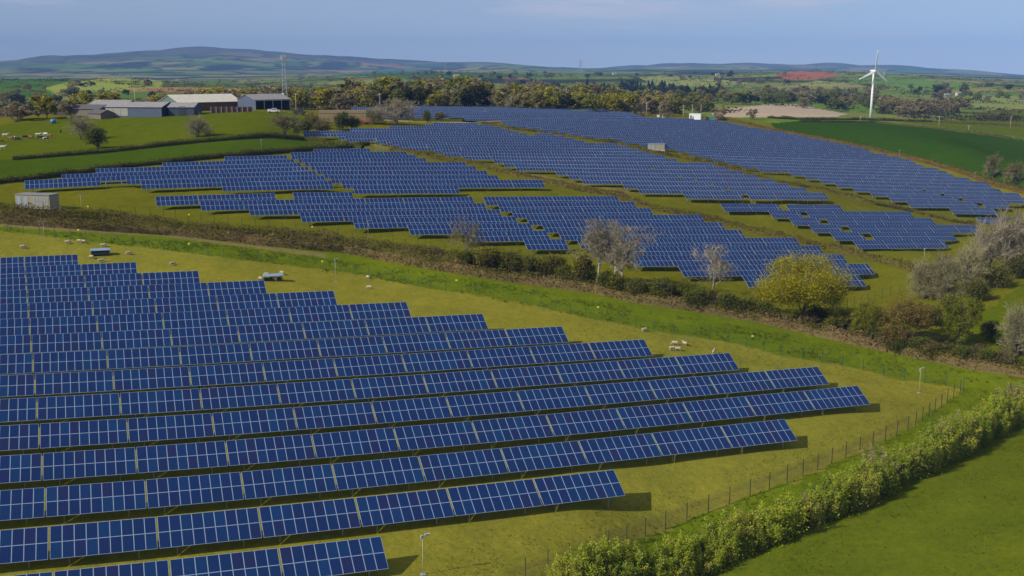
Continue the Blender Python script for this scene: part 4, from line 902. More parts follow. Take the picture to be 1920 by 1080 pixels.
for x, y, rz, st, l in ((43,466,.3,0,'sheep grazing alone at the far left of the field'),(127,457,.2,0,'sheep grazing left of the close pair near the fence'),(149,455,2.9,0,'left sheep of the close pair near the fence'),(157,456,3.0,0,'right sheep of the close pair near the fence'),(194,463,.1,0,'sheep grazing just behind the first feeder'),
      (172,485,2.8,0,'sheep at the left end of the dark feeder'),(189,492,.4,1,'sheep standing in front of the dark feeder'),(241,478,.5,0,'sheep grazing right of the dark feeder'),(323,498,.8,0,'lone sheep grazing between the two feeders'),
      (489,526,2.6,0,'sheep lying left of the open blue-roofed feeder'),(500,518,.1,0,'sheep behind the left corner of the open feeder'),(515,527,2.9,1,'sheep eating under the open feeder roof'),(529,515,2.7,0,'sheep grazing behind the open feeder'),(690,523,2.4,0,'smaller sheep near the tall camera pole'),(693,542,2.9,0,'sheep grazing in front of the smaller sheep'),
      (1208,622,.4,0,'lone sheep behind the sixth solar row'),(1266,647,2.9,0,'upper left sheep of the group of four'),(1284,648,2.2,1,'upper right sheep of the group of four'),(1260,657,.2,0,'lower left sheep of the group of four'),(1271,658,3.0,0,'lower right sheep of the group of four'),(1338,664,1.2,1,'sheep half hidden behind the panel row end')):
    o = bpy.data.objects.new('sheep', sheepS if st else sheepG); COL.objects.link(o); o.location = hit(x, y); o.rotation_euler = (0, 0, rz); o.scale = (.82,) * 3; tag(o, l, 'sheep', 'sheep grazing by the solar rows')
cowG = quad_beast(2.1, 1.40, .36, True, 'cow', .05, .07, .40, .13); cowS = quad_beast(2.1, 1.40, .36, False, 'cow', .05, .07, .40, .13)
def cowmat(n, a, b, t):
    m, nt, bs = newmat(n); f = noise(nt, 1.4, 1); nt.links.new(ramp(nt, f, t - .01, t + .01, a, b), bs.inputs['Base Color']); bs.inputs['Roughness'].default_value = .8; return m
cm = {'white': cowmat('white_hide', (.62,.58,.50), (.5,.46,.40), .5), 'black': cowmat('black_hide', (.015,.014,.013), (.02,.018,.016), .5), 'pied': cowmat('pied_hide', (.02,.02,.02), (.6,.57,.5), .5), 'brown': cowmat('brown_hide', (.20,.085,.035), (.24,.11,.05), .5)}
cmesh = {}
for k, mt in cm.items():
    for nm, src in (('G', cowG), ('S', cowS)):
        me = src.copy(); me.materials.clear(); me.materials.append(mt); cmesh[k + nm] = me
for x, y, k, rz, l in ((10,257,'white',.2,'white cow lying highest at the left of the herd'),(5,280,'white',.1,'large white cow nearest the left frame edge'),(20,263,'brown',2.9,'brown cow in the middle of the left herd'),(33,264,'black',.1,'black cow in the middle of the left herd'),(26,262,'pied',3.0,'black and white cow beside the brown cow'),(47,260,'black',.3,'black cow between the two herds'),
      (58,261,'brown',2.8,'small brown cow between the two herds'),(72,256,'white',.2,'white cow at the left of the right herd'),(86,255,'white',2.9,'pale cow at the top of the right herd'),(75,261,'black',.1,'black cow below the white cow of the right herd'),(85,264,'pied',.3,'black and white cow lowest in the right herd'),(94,258,'brown',2.7,'pale brown cow at the right of the right herd'),(114,250,'black',1.9,'lone black cow nearest the purplish tree'),(1,268,'brown',.4,'brown cow cut by the left frame edge')):
    o = bpy.data.objects.new('cow', cmesh[k + ('G' if l[0] in 'bp' else 'S')]); COL.objects.link(o); o.location = hit(x, y); o.rotation_euler = (0, 0, rz); o.scale = (.85,) * 3; tag(o, l, 'cow', 'cattle in the farm pasture')
# ------------------------------------------------------------------ feeders
white = solid('white_paint', (.72,.73,.72), .45, 0, .06); steel_d = solid('dark_steel', (.035,.037,.042), .5, .2, .3, 2.0); lid = solid('pale_blue_sheet', (.22,.31,.42), .4, .1, .15, 2.0)
wood = solid('weathered_wood', (.20,.15,.10), .85, 0, .3, 6.0); galv = solid('grey_metal', (.34,.35,.35), .5, .2, .2, 3.0)
def feeder(x, y, opened, rz, label):
    e = empty('sheep_feeder', hit(x, y), rz); L, Wd, h = 3.1, 1.3, .95
    m = MB()
    if opened:
        for a in (-1, 1):
            for b_ in (-1, 1): m.box((a * (L/2 - .08), b_ * (Wd/2 - .06), h / 2), (.08, .08, h))
        m.box((0, 0, .28), (L - .3, .7, .10)); m.box((0, .33, .42), (L - .3, .05, .25)); m.box((0, -.33, .42), (L - .3, .05, .25)); m.box((-L/2 + .05, 0, .55), (.05, Wd - .2, .7), 0)
        m.obj('frame', [steel_d], e)
    else:
        m.box((0, 0, .52), (L, Wd, .80)); m.box((0, -Wd/2 - .03, .25), (L - .2, .06, .18)); m.obj('bin', [steel_d], e)
        m = MB(); m.box((-L/2 - .02, 0, .55), (.04, Wd - .04, .78)); m.box((L/2 + .02, 0, .55), (.04, Wd - .04, .78)); m.obj('end_panel', [galv], e)
    m = MB(); m.add([(-L/2-.12,-Wd/2-.12,h),(L/2+.12,-Wd/2-.12,h),(L/2+.12,0,h+.28),(-L/2-.12,0,h+.28),(-L/2-.12,Wd/2+.12,h),(L/2+.12,Wd/2+.12,h),(-L/2-.12,-Wd/2-.12,h-.05),(L/2+.12,-Wd/2-.12,h-.05),(L/2+.12,Wd/2+.12,h-.05),(-L/2-.12,Wd/2+.12,h-.05)],
          [(0,1,2,3),(3,2,5,4),(7,6,9,8),(6,7,1,0),(8,9,4,5)], [(6,0,3),(6,3,9),(9,3,4),(7,2,1),(7,8,2),(8,5,2)]); m.obj('roof', [lid], e)
    m = MB()
    for s in (-1, 1): m.tube([(-L/2 - .25, s * .5, .14), (-L/2 - .05, s * .5, .05), (L/2 + .05, s * .5, .05), (L/2 + .25, s * .5, .14)], .05, 6)
    m.obj('skid', [steel_d], e); tag(e, label, 'feeder')
feeder(189, 478, False, .30, 'closed dark sheep feeder with pale blue lid near the back of the array'); feeder(512, 526, True, .35, 'open sheep feeder with pale blue roof and sheep around it')
# ------------------------------------------------------------------ camera poles, utility poles, signs
cream = solid('cream_pole', (.40,.39,.29), .5, 0, .1)
lgrey = solid('light_grey', (.36,.37,.37), .5, 0, .08)
def cctv(x, y, h, label, rz=0.5):
    e = empty('camera_pole', hit(x, y), rz)
    m = MB(); m.tube([(0,0,-.3),(0,0,h)], [.036,.028], 8); m.obj('pole', [cream], e, smooth=True)
    m = MB(); m.box((0, 0, .02), (.45, .45, .10)); m.obj('base', [galv], e)
    m = MB(); m.tube([(0,0,h),(.22,0,h+.03)], .03, 6); m.box((.42, 0, h + .10), (.36, .12, .12)); m.box((.44, 0, h + .19), (.52, .20, .02)); m.box((.60, 0, h + .10), (.03, .09, .09)); m.obj('camera', [lgrey], e)
    m = MB(); m.box((-.06, 0, h + .02), (.20, .16, .26)); m.box((0, .14, h - .25), (.12, .08, .16)); m.obj('lamp', [lgrey], e)
    tag(e, label, 'camera pole', 'security camera poles')
for x, y, h, l in ((793.3,1077.5,3.55,'cream camera pole nearest the viewer by the lowest panel row'),(1723,737,3.6,'camera pole in the right corner of the grazed field'),(629.5,528,4.0,'camera pole in the grazed field right of the open feeder'),(83,446,2.9,'camera pole by the fence at the far left'),(153,396,3.6,'camera pole right of the left substation'),
      (690.5,448,3.7,'camera pole before the middle-left array'),(704,283,3.9,'camera pole at the gateway between the left arrays'),(1732,494,3.2,'white camera pole below the block with square holes'),(1686,298,3.6,'thin camera pole by the hedge of the dark green field'),(1827,341,3.6,'camera pole near the pale trees at the right edge'),(490,281,3.0,'thin pole behind the far left array'),(908,220,3.4,'white camera pole beside the green container'),(923,199,3.0,'small camera pole at the back of the farthest array')): cctv(x, y, h, l)
pw = solid('pole_wood', (.36,.30,.22), .85, 0, .25, 4.0)
def upole(x, y, hpx, label, r=None, arm=True):
    P = at_r(x, r) if r else hit(x, y); h = hpx * px_m(P); e = empty('utility_pole', P, rng.uniform(-.4, .4))
    m = MB(); m.tube([(0,0,-.5),(0,0,h)], [.17,.12], 8); m.obj('pole', [pw], e, smooth=True)
    if arm:
        m = MB(); m.box((0, 0, h - .4), (2.0, .12, .14)); 
        for a in (-.85, 0, .85): m.tube([(a,0,h-.33),(a,0,h-.08)], .06, 6)
        m.obj('crossarm', [pw], e)
    tag(e, label, 'pole', 'wooden utility poles')
for x, y, h, l, r in ((255,214,48,'utility pole in front of the cream and blue shed',None),(559,200,34,'utility pole right of the open barn',455),(715,200,33,'utility pole above the broad leafless tree',540),(1119,212,24,'utility pole at the back of the farthest array',None),(1212,219,27,'utility pole at the right end of the farthest array',None),(1237,219,27,'utility pole left of the dark mound',None),
      (1281,224,27,'utility pole just left of the white cabin',None),(1298,220,24,'utility pole behind the white cabin',None),(1314,218,22,'utility pole right behind the white cabin',None),(1760,239,21,'utility pole in the right pasture below the wood',None),(1894,242,24,'utility pole in the right pasture at the frame edge',None),(1613,228,11,'short pole left of the wind turbine foot',None),(1816,244,9,'short pole on the hedge of the dark green field',None)): upole(x, y, h, l, r)
yel = solid('yellow_plate', (.70,.60,.05), .5, 0, .05)
def plate(x, y, label):
    e = hit(x, y + 12); m = MB(); m.box((0, 0, 0), (.36, .02, .28)); m.box((0, .02, .0), (.30, .02, .03)); o = m.obj('warning_sign', [yel]); o.location = (e[0], e[1] - .12, e[2] + 1.25); tag(o, label, 'sign', 'yellow warning signs on the fences')
for x, y, l in ((148,431,'yellow sign on the front fence, first from the left'),(355,457,'yellow sign on the front fence near the lone sheep'),(605,490,'yellow sign on the front fence left of the camera pole'),(856,526,'yellow sign on the front fence right of the camera pole'),(1121,577,'yellow sign on the front fence below the bare trees'),(1410,632,'yellow sign on the front fence below the oak'),
      (166,386,'yellow sign on the rear fence by the left substation'),(355,401,'yellow sign on the rear fence left of the middle array'),(586,424,'yellow sign on the rear fence below the middle array')): plate(x, y, l)
# ------------------------------------------------------------------ fences
fg = solid('green_fence', (.035,.10,.065), .6, .1, .2, 3.0)
fgd = solid('dark_green_fence', (.030,.048,.034), .6, .1, .2, 3.0)
def fence(path, h, step, mat, label):
    W = np.array([(lambda d: d * (-46.5 / d[2]))(ray(*q)) if q[1] > 1085 else hit(*q) for q in densify(path, 10)]); W[:, 2] = gz(W[:, 0], W[:, 1])
    cum = np.r_[0, np.cumsum(np.hypot(*np.diff(W[:, :2], axis=0).T))]; n = int(cum[-1] / step); step = max(step, cum[-1] / 98); n = int(cum[-1] / step)
    at = lambda s: np.array([np.interp(s, cum, W[:, q]) for q in range(3)])
    o0 = at(0.); e = empty('mesh_fence', tuple(o0)); pm = None
    for k in range(n + 1):
        p = at(k * step); 
        if pm is None: m = MB(); m.box((0, 0, h / 2 - .2), (.075, .075, h + .4)); m.box((0, 0, h + .01), (.09, .09, .03)); pm = m.mesh('post', [mat])
        o = bpy.data.objects.new('post', pm); COL.objects.link(o); o.parent = e; o.location = p - o0
    m = MB(); S = np.arange(0, cum[-1], min(step, 3.0) / 2); L = np.array([at(s) for s in S]) - o0
    for z in np.linspace(.1, h - .05, 6): m.tube(L + np.array([0, .05, z]), .006, 3, cap=False)
    m.obj('wire_mesh', [mat], e); tag(e, label, 'fence', 'green mesh fences')
fence([(985,1085),(1018,1073),(1058,1060),(1134,1033),(1206,1007),(1272,983),(1364,947),(1471,907),(1543,877),(1610,849),(1669,823),(1706,807),(1777,755),(1806,733)], 2.0, 3.0, fgd, 'mesh fence along the lower right side of the grazed field')
fence([(1806,733),(1790,725),(1680,711),(1600,691),(1460,668),(1360,641),(1243,625),(1127,603),(980,568),(813,543),(667,513),(480,490),(433,486),(267,464),(123,448),(0,433),(-40,430)], 1.9, 3.0, fg, 'long mesh fence between the grazed field and the bright green verge')
fence([(-30,393),(20,394),(150,399),(290,405),(400,418),(480,426),(600,442),(662,450),(795,470),(880,482)], 1.9, 3.0, fgd, 'mesh fence behind the hedges, below the middle array')
fence([(1560,590),(1598,578),(1640,563),(1690,547),(1740,530)], 1.9, 3.0, fg, 'short mesh fence right of the oak')
m = MB(); m.tube([(-1.1,0,.9),(1.1,0,1.0)], .06, 6); m.tube([(-1.1,0,-.2),(-1.1,0,1.0)], .07, 6); m.tube([(1.1,0,-.2),(1.1,0,1.1)], .07, 6); m.tube([(1.1,.1,-.2),(1.5,.1,.9)], .06, 6)
o = m.obj('wooden_rail', [wood], None, hit(1768, 640)); o.rotation_euler = (0,0,.2); tag(o, 'broken wooden rail under the brownish tree at right', 'rail')
# ------------------------------------------------------------------ substations and cabins
crm = solid('cream_cladding', (.26,.235,.15), .6, 0, .12, 2.0); gdoor = solid('grey_door', (.26,.30,.38), .5, 0, .1); vent = solid('louvre_grey', (.33,.35,.36), .5, .1, .1); roofg = solid('grey_roof', (.20,.20,.20), .7, 0, .2, 2.0); concrete = solid('concrete', (.42,.40,.36), .9, 0, .15, 3.0); glass = solid('dark_glass', (.02,.025,.03), .1, 0, .1, 2.0, .6)
def kiosk(P, L, D, H, rz, label, wall=crm, simple=False, doors=2):
    e = empty('substation', P, rz); m = MB(); m.box((0, 0, H/2 + .1), (L, D, H)); m.obj('wall', [wall], e)
    m = MB(); m.box((0, 0, 0), (L + .5, D + .5, .35)); m.obj('plinth', [concrete], e)
    m = MB(); m.box((0, 0, H + .16), (L + .24, D + .24, .12)); m.obj('roof', [roofg], e)
    for k in range(doors):
        x = -L/2 + L * (.11 + .20 * k); m = MB(); m.box((0, 0, 0), (L * .12, .05, H * .82)); m.box((L*.04, -.04, 0), (.05, .04, .15), 1); o = m.obj('door', [gdoor, galv], e); o.location = (x, -D/2 - .02, H * .46 + .1)
    for c in range(5):
        for r_ in range(2):
            m = MB(); 
            for q in range(5): m.box((0, 0, (q - 2) * H * .055), (L * .075, .05, H * .04))
            o = m.obj('vent', [vent], e); o.location = (-L/2 + L * (.56 + .092 * c), -D/2 - .02, H * (.70 - .34 * r_) + .1)
    tag(e, label, 'substation', 'pale substations of the solar farm')
P = hit(71, 389.5); kiosk(P, 8.2, 3.2, 2.8, -.22, 'cream substation with grey doors at the left edge')
P = hit(1231, 281.5); kiosk(P, 6.6, 2.8, 2.4, -.25, 'pale substation on the upper diagonal hedge between arrays')
P = hit(848, 222); kiosk(P, 7.0, 2.8, 2.4, .1, 'pale substation below the farthest array', doors=1)
e = empty('white_cabin', hit(1304, 225.5), -.35); m = MB(); m.box((0,0,1.7), (6.0,4.0,3.4)); m.obj('wall', [white], e); m = MB(); m.box((0,0,3.46), (6.3,4.3,.12)); m.obj('roof', [white], e)
m = MB(); m.box((-1.0,-2.02,1.1), (1.0,.06,2.1)); m.obj('door', [gdoor], e); m = MB(); m.box((-2.1,-2.02,1.9), (.8,.06,1.3)); m.obj('window', [glass], e); tag(e, 'white flat-roofed cabin behind the far right array', 'cabin')
e = empty('green_container', hit(1333, 224.5), -.3); m = MB(); m.box((0,0,1.0), (5.0,2.2,2.0)); m.obj('body', [solid('container_green', (.06,.16,.11), .5)], e); m = MB(); m.box((0,0,2.04), (5.1,2.3,.08)); m.obj('lid', [galv], e); tag(e, 'low green container right of the white cabin', 'container')
e = empty('dark_container', hit(902, 219.5), .1); m = MB(); m.box((0,0,1.3), (6.0,2.4,2.6)); m.obj('body', [solid('container_dark', (.03,.05,.05), .5)], e); m = MB(); m.box((0,0,2.63), (6.1,2.5,.06)); m.obj('lid', [galv], e); m = MB(); m.box((-2.,-1.23,1.3), (.9,.05,2.0)); m.obj('door', [galv], e); tag(e, 'dark green container below the farthest array', 'container')
def tank(P, r, h, mat, name, label, cat='tank'):
    e = empty(name, P); m = MB(); m.tube([(0,0,0),(0,0,h*.85),(0,0,h)], [r, r, r * .5], 14); m.obj('body', [mat], e, smooth=True); m = MB(); m.tube([(0,0,h),(0,0,h+.15)], r * .3, 10); m.obj('lid', [mat], e); tag(e, label, cat)
tank(hit(872, 220.5), 1.3, 2.0, white, 'water_tank', 'white water tank beside the pale kiosk below the farthest array')
tank(hit(100, 231), 1.0, 1.5, solid('blue_plastic', (.05,.20,.38), .4), 'blue_tank', 'blue plastic tank in the pasture at left')
for x, y, l in ((1234,219.6,'white box at the back edge of the array, leftmost'),(1244,221.5,'small white box at the back edge of the array, middle'),(1249,221.8,'white box at the back edge of the array, nearest the dark mound')):
    e = empty('white_box', hit(x, y)); m = MB(); m.box((0,0,.6), (1.3,.9,1.2)); m.obj('body', [white], e); m = MB(); m.box((0,0,1.24), (1.4,1.0,.08)); m.obj('lid', [galv], e); tag(e, l, 'equipment box', 'white boxes at the back of the array')
m = MB(); g = hit(716, 283); 
for z in (.3,.6,.9,1.2): m.tube([(-1.7,0,z),(1.7,0,z)], .035, 6)
for x in (-1.7,-.6,.6,1.7): m.box((x,0,.7), (.08,.06,1.3))
o = m.obj('field_gate', [galv], None, g); o.rotation_euler = (0,0,.3); tag(o, 'grey metal field gate between the left arrays', 'gate')
# ------------------------------------------------------------------ farm
def shed(x, r, L, D, eave, ridge, rz, wall, roof, label, open_front=False, panels=None, door=None, gable=None, dz=0.):
    P = at_r(x, r); e = empty('farm_shed', (P[0], P[1], P[2] + dz), rz); hx, hy = L/2, D/2
    m = MB(); b0 = -2.0
    if not open_front: m.add([(-hx,-hy,b0),(hx,-hy,b0),(hx,-hy,eave),(-hx,-hy,eave)], [(0,1,2,3)])
    m.add([(-hx,hy,b0),(hx,hy,b0),(hx,hy,eave),(-hx,hy,eave)], [(1,0,3,2)])
    for s in (-1, 1): m.add([(s*hx,-hy,b0),(s*hx,hy,b0),(s*hx,hy,eave),(s*hx,0,ridge),(s*hx,-hy,eave)], [], [(0,1,2),(0,2,4),(4,2,3)] if s > 0 else [(1,0,2),(2,0,4),(2,4,3)], 1 if gable else 0)
    m.obj('wall', [wall] + ([gable] if gable else []), e)
    m = MB(); o_ = .35; t = .12; sl = (ridge - eave) / hy
    for s in (-1, 1):
        a = [(-hx-o_, s*(hy+o_), eave - sl*o_), (hx+o_, s*(hy+o_), eave - sl*o_), (hx+o_, 0, ridge), (-hx-o_, 0, ridge)]; V = [(x_, y_, z + .02) for x_, y_, z in a] + [(x_, y_, z + .02 + t) for x_, y_, z in a]
        f = [(0,1,2,3),(7,6,5,4),(0,4,5,1),(1,5,6,2),(2,6,7,3),(3,7,4,0)]; m.add(V, f if s > 0 else [q[::-1] for q in f])
    m.obj('roof', [roof], e)
    if open_front:
        m = MB()
        for k in range(5): m.box((-hx + .2 + k * (L - .4) / 4, -hy, eave/2 - .6), (.25,.25,eave + 1.2))
        m.box((0, -hy, eave - .25), (L, .2, .5)); m.obj('frame', [galv], e)
    if panels:
        for k in range(panels[0]):
            m = MB(); w = L * panels[1] / panels[0]; m.box((0,0,0), (w - .12, .06, eave * .86)); o = m.obj('sliding_door', [panels[2]], e); o.location = (-hx + w * (k + .5), -hy - .04, eave * .44)
    if door: m = MB(); m.box((door[0]*L, -hy - .04, 1.6), (door[1], .06, 3.4)); m.obj('door', [steel_d], e)
    tag(e, label, 'farm building', 'sheds of the hilltop farm'); return e
bl = solid('blue_grey_cladding', (.07,.095,.15), .6, 0, .1, 1.0); cl = solid('cream_sheet', (.31,.31,.27), .6, 0, .1, 1.0); grn = solid('green_cladding', (.10,.15,.12), .7, 0, .1, 1.0); rust = solid('red_brown_boards', (.13,.065,.045), .85, 0, .25, 2.0); rcream = solid('cream_roof', (.56,.52,.42), .7, 0, .1, .6); rgrey = solid('fibre_cement_roof', (.25,.24,.23), .85, 0, .2, 1.0); navy = solid('navy_cladding', (.035,.045,.085), .6, 0, .1, 1.0); brick = solid('rendered_wall', (.16,.13,.11), .9, 0, .15, 1.0)
shed(272, 447, 23, 13, 3.4, 5.1, -.15, bl, rgrey, 'blue-grey shed with cream sliding doors, nearest the pasture', panels=(3,.40,cl), gable=navy)
shed(382, 468, 28, 17, 3.5, 6.4, .76, rust, rcream, 'large barn with cream roof and green gable', gable=grn)
shed(353, 440, 10, 9, 3.0, 4.5, -.05, navy, rgrey, 'small dark shed with black doorway before the large barn', door=(.05,2.6))
shed(500, 462, 17, 13, 4.0, 6.0, .80, bl, rgrey, 'open-fronted grey barn at the right end of the farm', open_front=True)
shed(222, 470, 16, 12, 3.2, 5.0, -.2, brick, rgrey, 'grey-roofed shed behind the cream doors')
rdark = solid('dark_slate', (.09,.085,.085), .8, 0, .2, 1.0)
shed(180, 462, 14, 8, 2.4, 3.9, -.35, brick, rdark, 'low grey-roofed farm building left of the blue shed'); shed(150, 470, 14, 8, 2.3, 3.8, .2, brick, rdark, 'low farm cottage half hidden by the purplish tree'); shed(196, 446, 8, 6, 1.8, 3.0, -.6, brick, rdark, 'small cottage with dark roof in front of the farm')
# stack of straw bales, machines
straw = solid('straw', (.30,.23,.12), .95, 0, .25, 5.0)
P = at_r(645, 422); e = empty('straw_stack', P, .15)
for i in range(9):
    for k in range(4):
        m = MB(); m.box((0,0,0), (1.95 + .02 * ((i + k) % 3), 2.4, 1.15)); o = m.obj('bale', [straw], e); o.location = ((i - 4) * 2.0 + .08 * (k % 2), .05 * ((i * 3 + k) % 3), .55 + k * 1.16)
tag(e, 'long tan stack of straw bales beside the track', 'straw stack')
P = at_r(440, 438); e = empty('silage_wall', P, .3)
m = MB(); m.box((0,0,.9), (16,.4,2.4)); m.obj('wall', [rust], e); m = MB()
for k in range(9): m.box((-8 + k * 2, -.3, 1.0), (.25,.25,2.6))
m.obj('stanchion', [galv], e); tag(e, 'red-brown boarded yard wall in front of the large barn', 'wall')
def vehicle(P, rz, body, name, label, pick=True):
    e = empty(name, P, rz); m = MB(); m.box((0,0,.85), (4.6,1.8,.7)); m.box((.3,0,1.5), (1.9,1.65,.65)); m.box((-1.6,.85,1.3), (1.5,.08,.3)); m.box((-1.6,-.85,1.3), (1.5,.08,.3)); m.obj('body', [body], e)
    m = MB(); m.box((.3,0,1.52), (1.6,1.68,.42)); m.box((.3,0,1.52), (1.94,1.4,.42)); m.obj('window', [glass], e)
    for a in (-1.45, 1.45):
        for s in (-1, 1): m = MB(); m.tube([(a, s*.78,.38),(a, s*.98,.38)], .38, 12); m.obj('wheel', [steel_d], e)
    tag(e, label, 'vehicle')
vehicle(at_r(517, 436), .2, white, 'pickup_truck', 'white pickup parked before the open barn'); vehicle(at_r(565, 438), -.1, steel_d, 'pickup_truck', 'dark vehicle parked right of the open barn')
red = solid('red_paint', (.45,.06,.03), .5, 0, .15)
P = hit(684, 233.5); e = empty('farm_machine', P, .3); m = MB(); m.box((0,0,.9), (3.2,1.4,.35)); m.box((1.4,0,1.5), (.3,1.2,1.2)); m.tube([(-1.6,0,.9),(-3.0,0,.6)], .09, 6); m.box((-.6,.3,1.35), (1.2,.6,.6)); m.obj('frame', [red], e)
for s in (-1, 1): m = MB(); m.tube([(.6, s*.8,.5),(.6, s*1.05,.5)], .5, 12); m.obj('wheel', [steel_d], e)
tag(e, 'red farm implement beside the straw stack', 'farm machine')
P = hit(655, 236); e = empty('farm_machine', P, -.4); m = MB(); m.box((0,0,.7), (2.4,1.2,.5)); m.box((.7,0,1.2), (.6,.9,.6)); m.tube([(-1.2,0,.7),(-2.2,0,.5)], .08, 6); m.obj('frame', [red], e)
for s in (-1, 1): m = MB(); m.tube([(.2, s*.7,.45),(.2, s*.9,.45)], .45, 12); m.obj('wheel', [steel_d], e)
tag(e, 'orange-red farm implement half behind the dark bush', 'farm machine')
# ------------------------------------------------------------------ lattice mast
P = at_r(539, 500); k = px_m(P); H = 88 * k + 1.5; e = empty('lattice_mast', (P[0], P[1], P[2] + 0.), .4); m = MB(); mg_ = solid('mast_steel', (.30,.31,.32), .5, .2, .1)
w0, w1 = 1.7, .6; zs = np.linspace(0, H, 12); cor = lambda z, q: np.array([(w0 + (w1 - w0) * z / H) * math.cos(q * 1.5708 + .785), (w0 + (w1 - w0) * z / H) * math.sin(q * 1.5708 + .785), z])
for q in range(4):
    m.tube([cor(-.5, q), cor(H, q)], .07, 5)
    for a, b_ in zip(zs, zs[1:]): m.tube([cor(a, q), cor(b_, (q + 1) % 4)], .035, 4); m.tube([cor(b_, q), cor(a, (q + 1) % 4)], .035, 4); m.tube([cor(b_, q), cor(b_, (q + 1) % 4)], .05, 4)
m.obj('tower', [mg_], e)
for q in range(6):
    a = q * 1.047; m = MB(); m.box((0,0,0), (.28,.20,2.1)); m.box((-.2,0,0), (.1,.1,1.6)); o = m.obj('antenna', [lgrey], e); o.location = (1.35 * math.cos(a), 1.35 * math.sin(a), H + .3); o.rotation_euler = (0,0,a)
m = MB(); m.tube([(1.35*math.cos(t), 1.35*math.sin(t), H - .2) for t in np.linspace(0, 6.283, 17)], .07, 5); m.tube([(0,0,H-.4),(0,0,H+3.)], .07, 6); m.obj('headframe', [mg_], e)
for z, a in ((H*.52,-1.2),(H*.30,-2.4)): m = MB(); m.tube([(0,0,0),(0.25,0,0)], [.55,.25], 12); o = m.obj('dish', [white], e); o.location = (1.35*math.cos(a), 1.35*math.sin(a), z); o.rotation_euler = (0,0,a+3.14)
tag(e, 'grey lattice telecom mast behind the open barn', 'mast')
# ------------------------------------------------------------------ wind turbines, pylons, distant houses
def turbine(P, hub, bl_, yaw, rot, label):
    e = empty('wind_turbine', P, yaw); k = hub / 40
    m = MB(); m.tube([(0,0,-1),(0,0,hub*.4),(0,0,hub-.7*k)], [1.25*k,1.02*k,.72*k], 18); m.obj('tower', [white], e, smooth=True)
    m = MB(); m.tube([(0,4.6*k,hub+.25*k),(0,4.0*k,hub+.3*k),(0,-1.2*k,hub+.3*k),(0,-1.7*k,hub+.3*k)], [.55*k,1.05*k,1.1*k,.8*k], 12); m.obj('nacelle', [white], e, smooth=True)
    m = MB(); m.tube([(0,-1.6*k,hub+.3*k),(0,-2.3*k,hub+.3*k),(0,-3.0*k,hub+.3*k)], [.85*k,.8*k,.2*k], 12); m.obj('hub', [white], e, smooth=True)
    V = []; n = 9
    for i in range(n):
        t = i / (n - 1); c = (1.0 + 1.1 * min(1, t / .2)) * k if t < .2 else (2.1 - 1.0 * (t - .2) / .8) * k; th = c * (.32 if t < .15 else .18); tw = .5 * (1 - t)
        for q in range(8): a = q * .7854; x, y = math.cos(a) * c * .5 - c * .12, math.sin(a) * th * .5; V.append((x * math.cos(tw) - y * math.sin(tw), x * math.sin(tw) + y * math.cos(tw), .4 * k + t * bl_))
    Q = [(i*8+q, i*8+(q+1)%8, (i+1)*8+(q+1)%8, (i+1)*8+q) for i in range(n-1) for q in range(8)]
    me = MB(); me.add(V, Q + [tuple(range((n-1)*8, (n-1)*8+4)), ((n-1)*8, (n-1)*8+3, (n-1)*8+4, (n-1)*8+7), ((n-1)*8+7,(n-1)*8+4,(n-1)*8+5,(n-1)*8+6)]); me = me.mesh('blade', [white], True)
    for b_ in range(3): o = bpy.data.objects.new('blade', me); COL.objects.link(o); o.parent = e; o.location = (0,-2.2*k,hub+.3*k); o.rotation_euler = (0, rot + b_ * 2.0944, 0)
    tag(e, label, 'wind turbine')
P = hit(1632.5, 220.5); k = px_m(P); turbine(P, 85 * k, 36 * k, .30, .10, 'tall white wind turbine beyond the dark green field')
P = hit(1657, 146); k = px_m(P); turbine(P, 9.5 * k, 5.2 * k, .3, .5, 'tiny white wind turbine on the far ridge')
def pylon(P, h, label):
    e = empty('power_pylon', P, .5); m = MB(); w = h * .10; c4 = lambda z, q: np.array([(w * (1 - z / h) + .5) * (1 if q in (0, 3) else -1), (w * (1 - z / h) + .5) * (1 if q < 2 else -1), z])
    for q in range(4):
        m.tube([c4(0, q), c4(h, q)], .22, 4)
        for a, b_ in zip(np.linspace(0, h, 7), np.linspace(0, h, 7)[1:]): m.tube([c4(a, q), c4(b_, (q + 1) % 4)], .13, 4)
    m.obj('tower', [mg_], e); m = MB()
    for z, l in ((.66, .17), (.80, .2), (.93, .14)): m.tube([(-h*l,0,h*z),(0,0,h*z+.8),(h*l,0,h*z)], .2, 4)
    m.obj('crossarm', [mg_], e); tag(e, label, 'pylon')
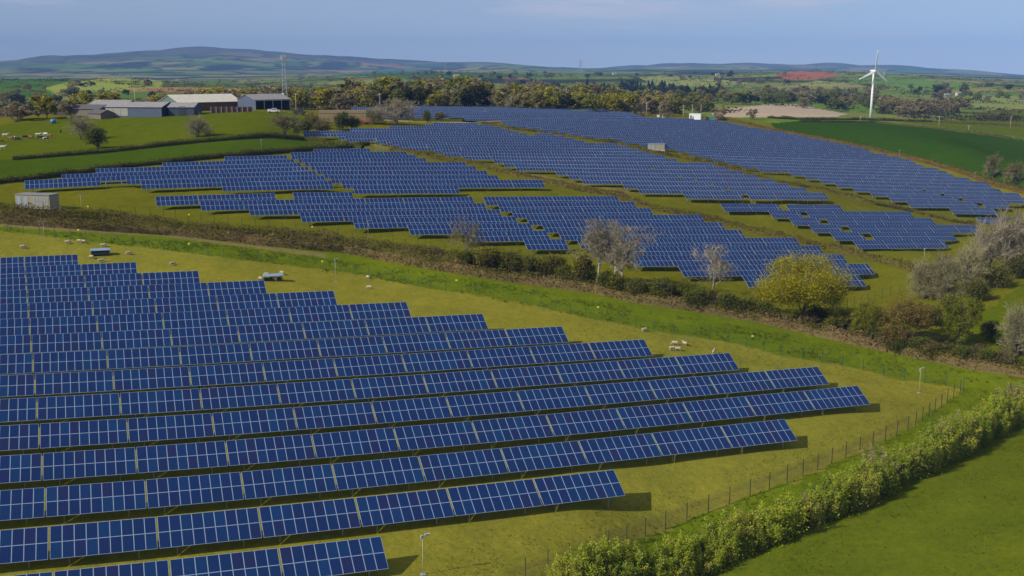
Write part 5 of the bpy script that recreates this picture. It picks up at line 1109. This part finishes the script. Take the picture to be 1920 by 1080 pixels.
P = hit(1088, 143); pylon(P, 30 * px_m(P), 'tall thin lattice pylon on the skyline right of centre'); P = hit(835, 138); pylon(P, 20 * px_m(P), 'thin lattice pylon on the skyline above the woodland')
rend = solid('pale_render', (.50,.47,.42), .8, 0, .1)
def house(x, y, L, label, rz=.3):
    P = hit(x, y); e = empty('farmhouse', P, rz); D, ev, rg = L * .55, L * .34, L * .56; m = MB(); m.box((0,0,ev/2), (L,D,ev))
    for s in (-1, 1): m.add([(s*L/2,-D/2,ev),(s*L/2,D/2,ev),(s*L/2,0,rg)], [], [(0,1,2) if s > 0 else (1,0,2)])
    m.obj('wall', [rend], e); m = MB()
    for s in (-1, 1): m.add([(-L/2-.3,s*(D/2+.3),ev-.1),(L/2+.3,s*(D/2+.3),ev-.1),(L/2+.3,0,rg+.15),(-L/2-.3,0,rg+.15)], [(0,1,2,3)])
    m.box((L*.3,0,rg), (.9,.9,1.8)); m.obj('roof', [rgrey], e); m = MB()
    for a in (-.3,0,.3): m.box((a*L,-D/2-.03,ev*.55), (L*.1,.05,ev*.3))
    m.obj('window', [glass], e); tag(e, label, 'house', 'white farmhouses of the far countryside')
for x, y, L, l in ((856,145,12,'white farmhouse on the far slope above the woodland'),(1345,142,10,'white farmhouse among trees on the far ridge'),(1152,140,12,'pale long farmhouse on the skyline'),(1798,180,9,'white farmhouse on the far right slope'),(1775,181,7,'small white house left of the far right farmhouse'),(1655,188,7,'small white house in the far valley beside the turbine'),(332,152,10,'white house on the far hillside behind the barn roof')): house(x, y, L, l)
# ------------------------------------------------------------------ air
hz = MB(); hz.box((0, 5850, 80), (26400, 13700, 500))
hm = bpy.data.materials.new('haze'); hm.use_nodes = True; nt = hm.node_tree
nt.nodes.remove(nt.nodes['Principled BSDF']); pv = nt.nodes.new('ShaderNodeVolumePrincipled'); pv.inputs['Density Attribute'].default_value = ''
pv.inputs['Color'].default_value = (.20,.42,.90,1); pv.inputs['Density'].default_value = .76e-4; pv.inputs['Anisotropy'].default_value = -.3
nt.links.new(pv.outputs[0], nt.nodes['Material Output'].inputs['Volume'])
ho = hz.obj('haze', [hm]); tag(ho, 'pale blue haze over the far country', kind='stuff')
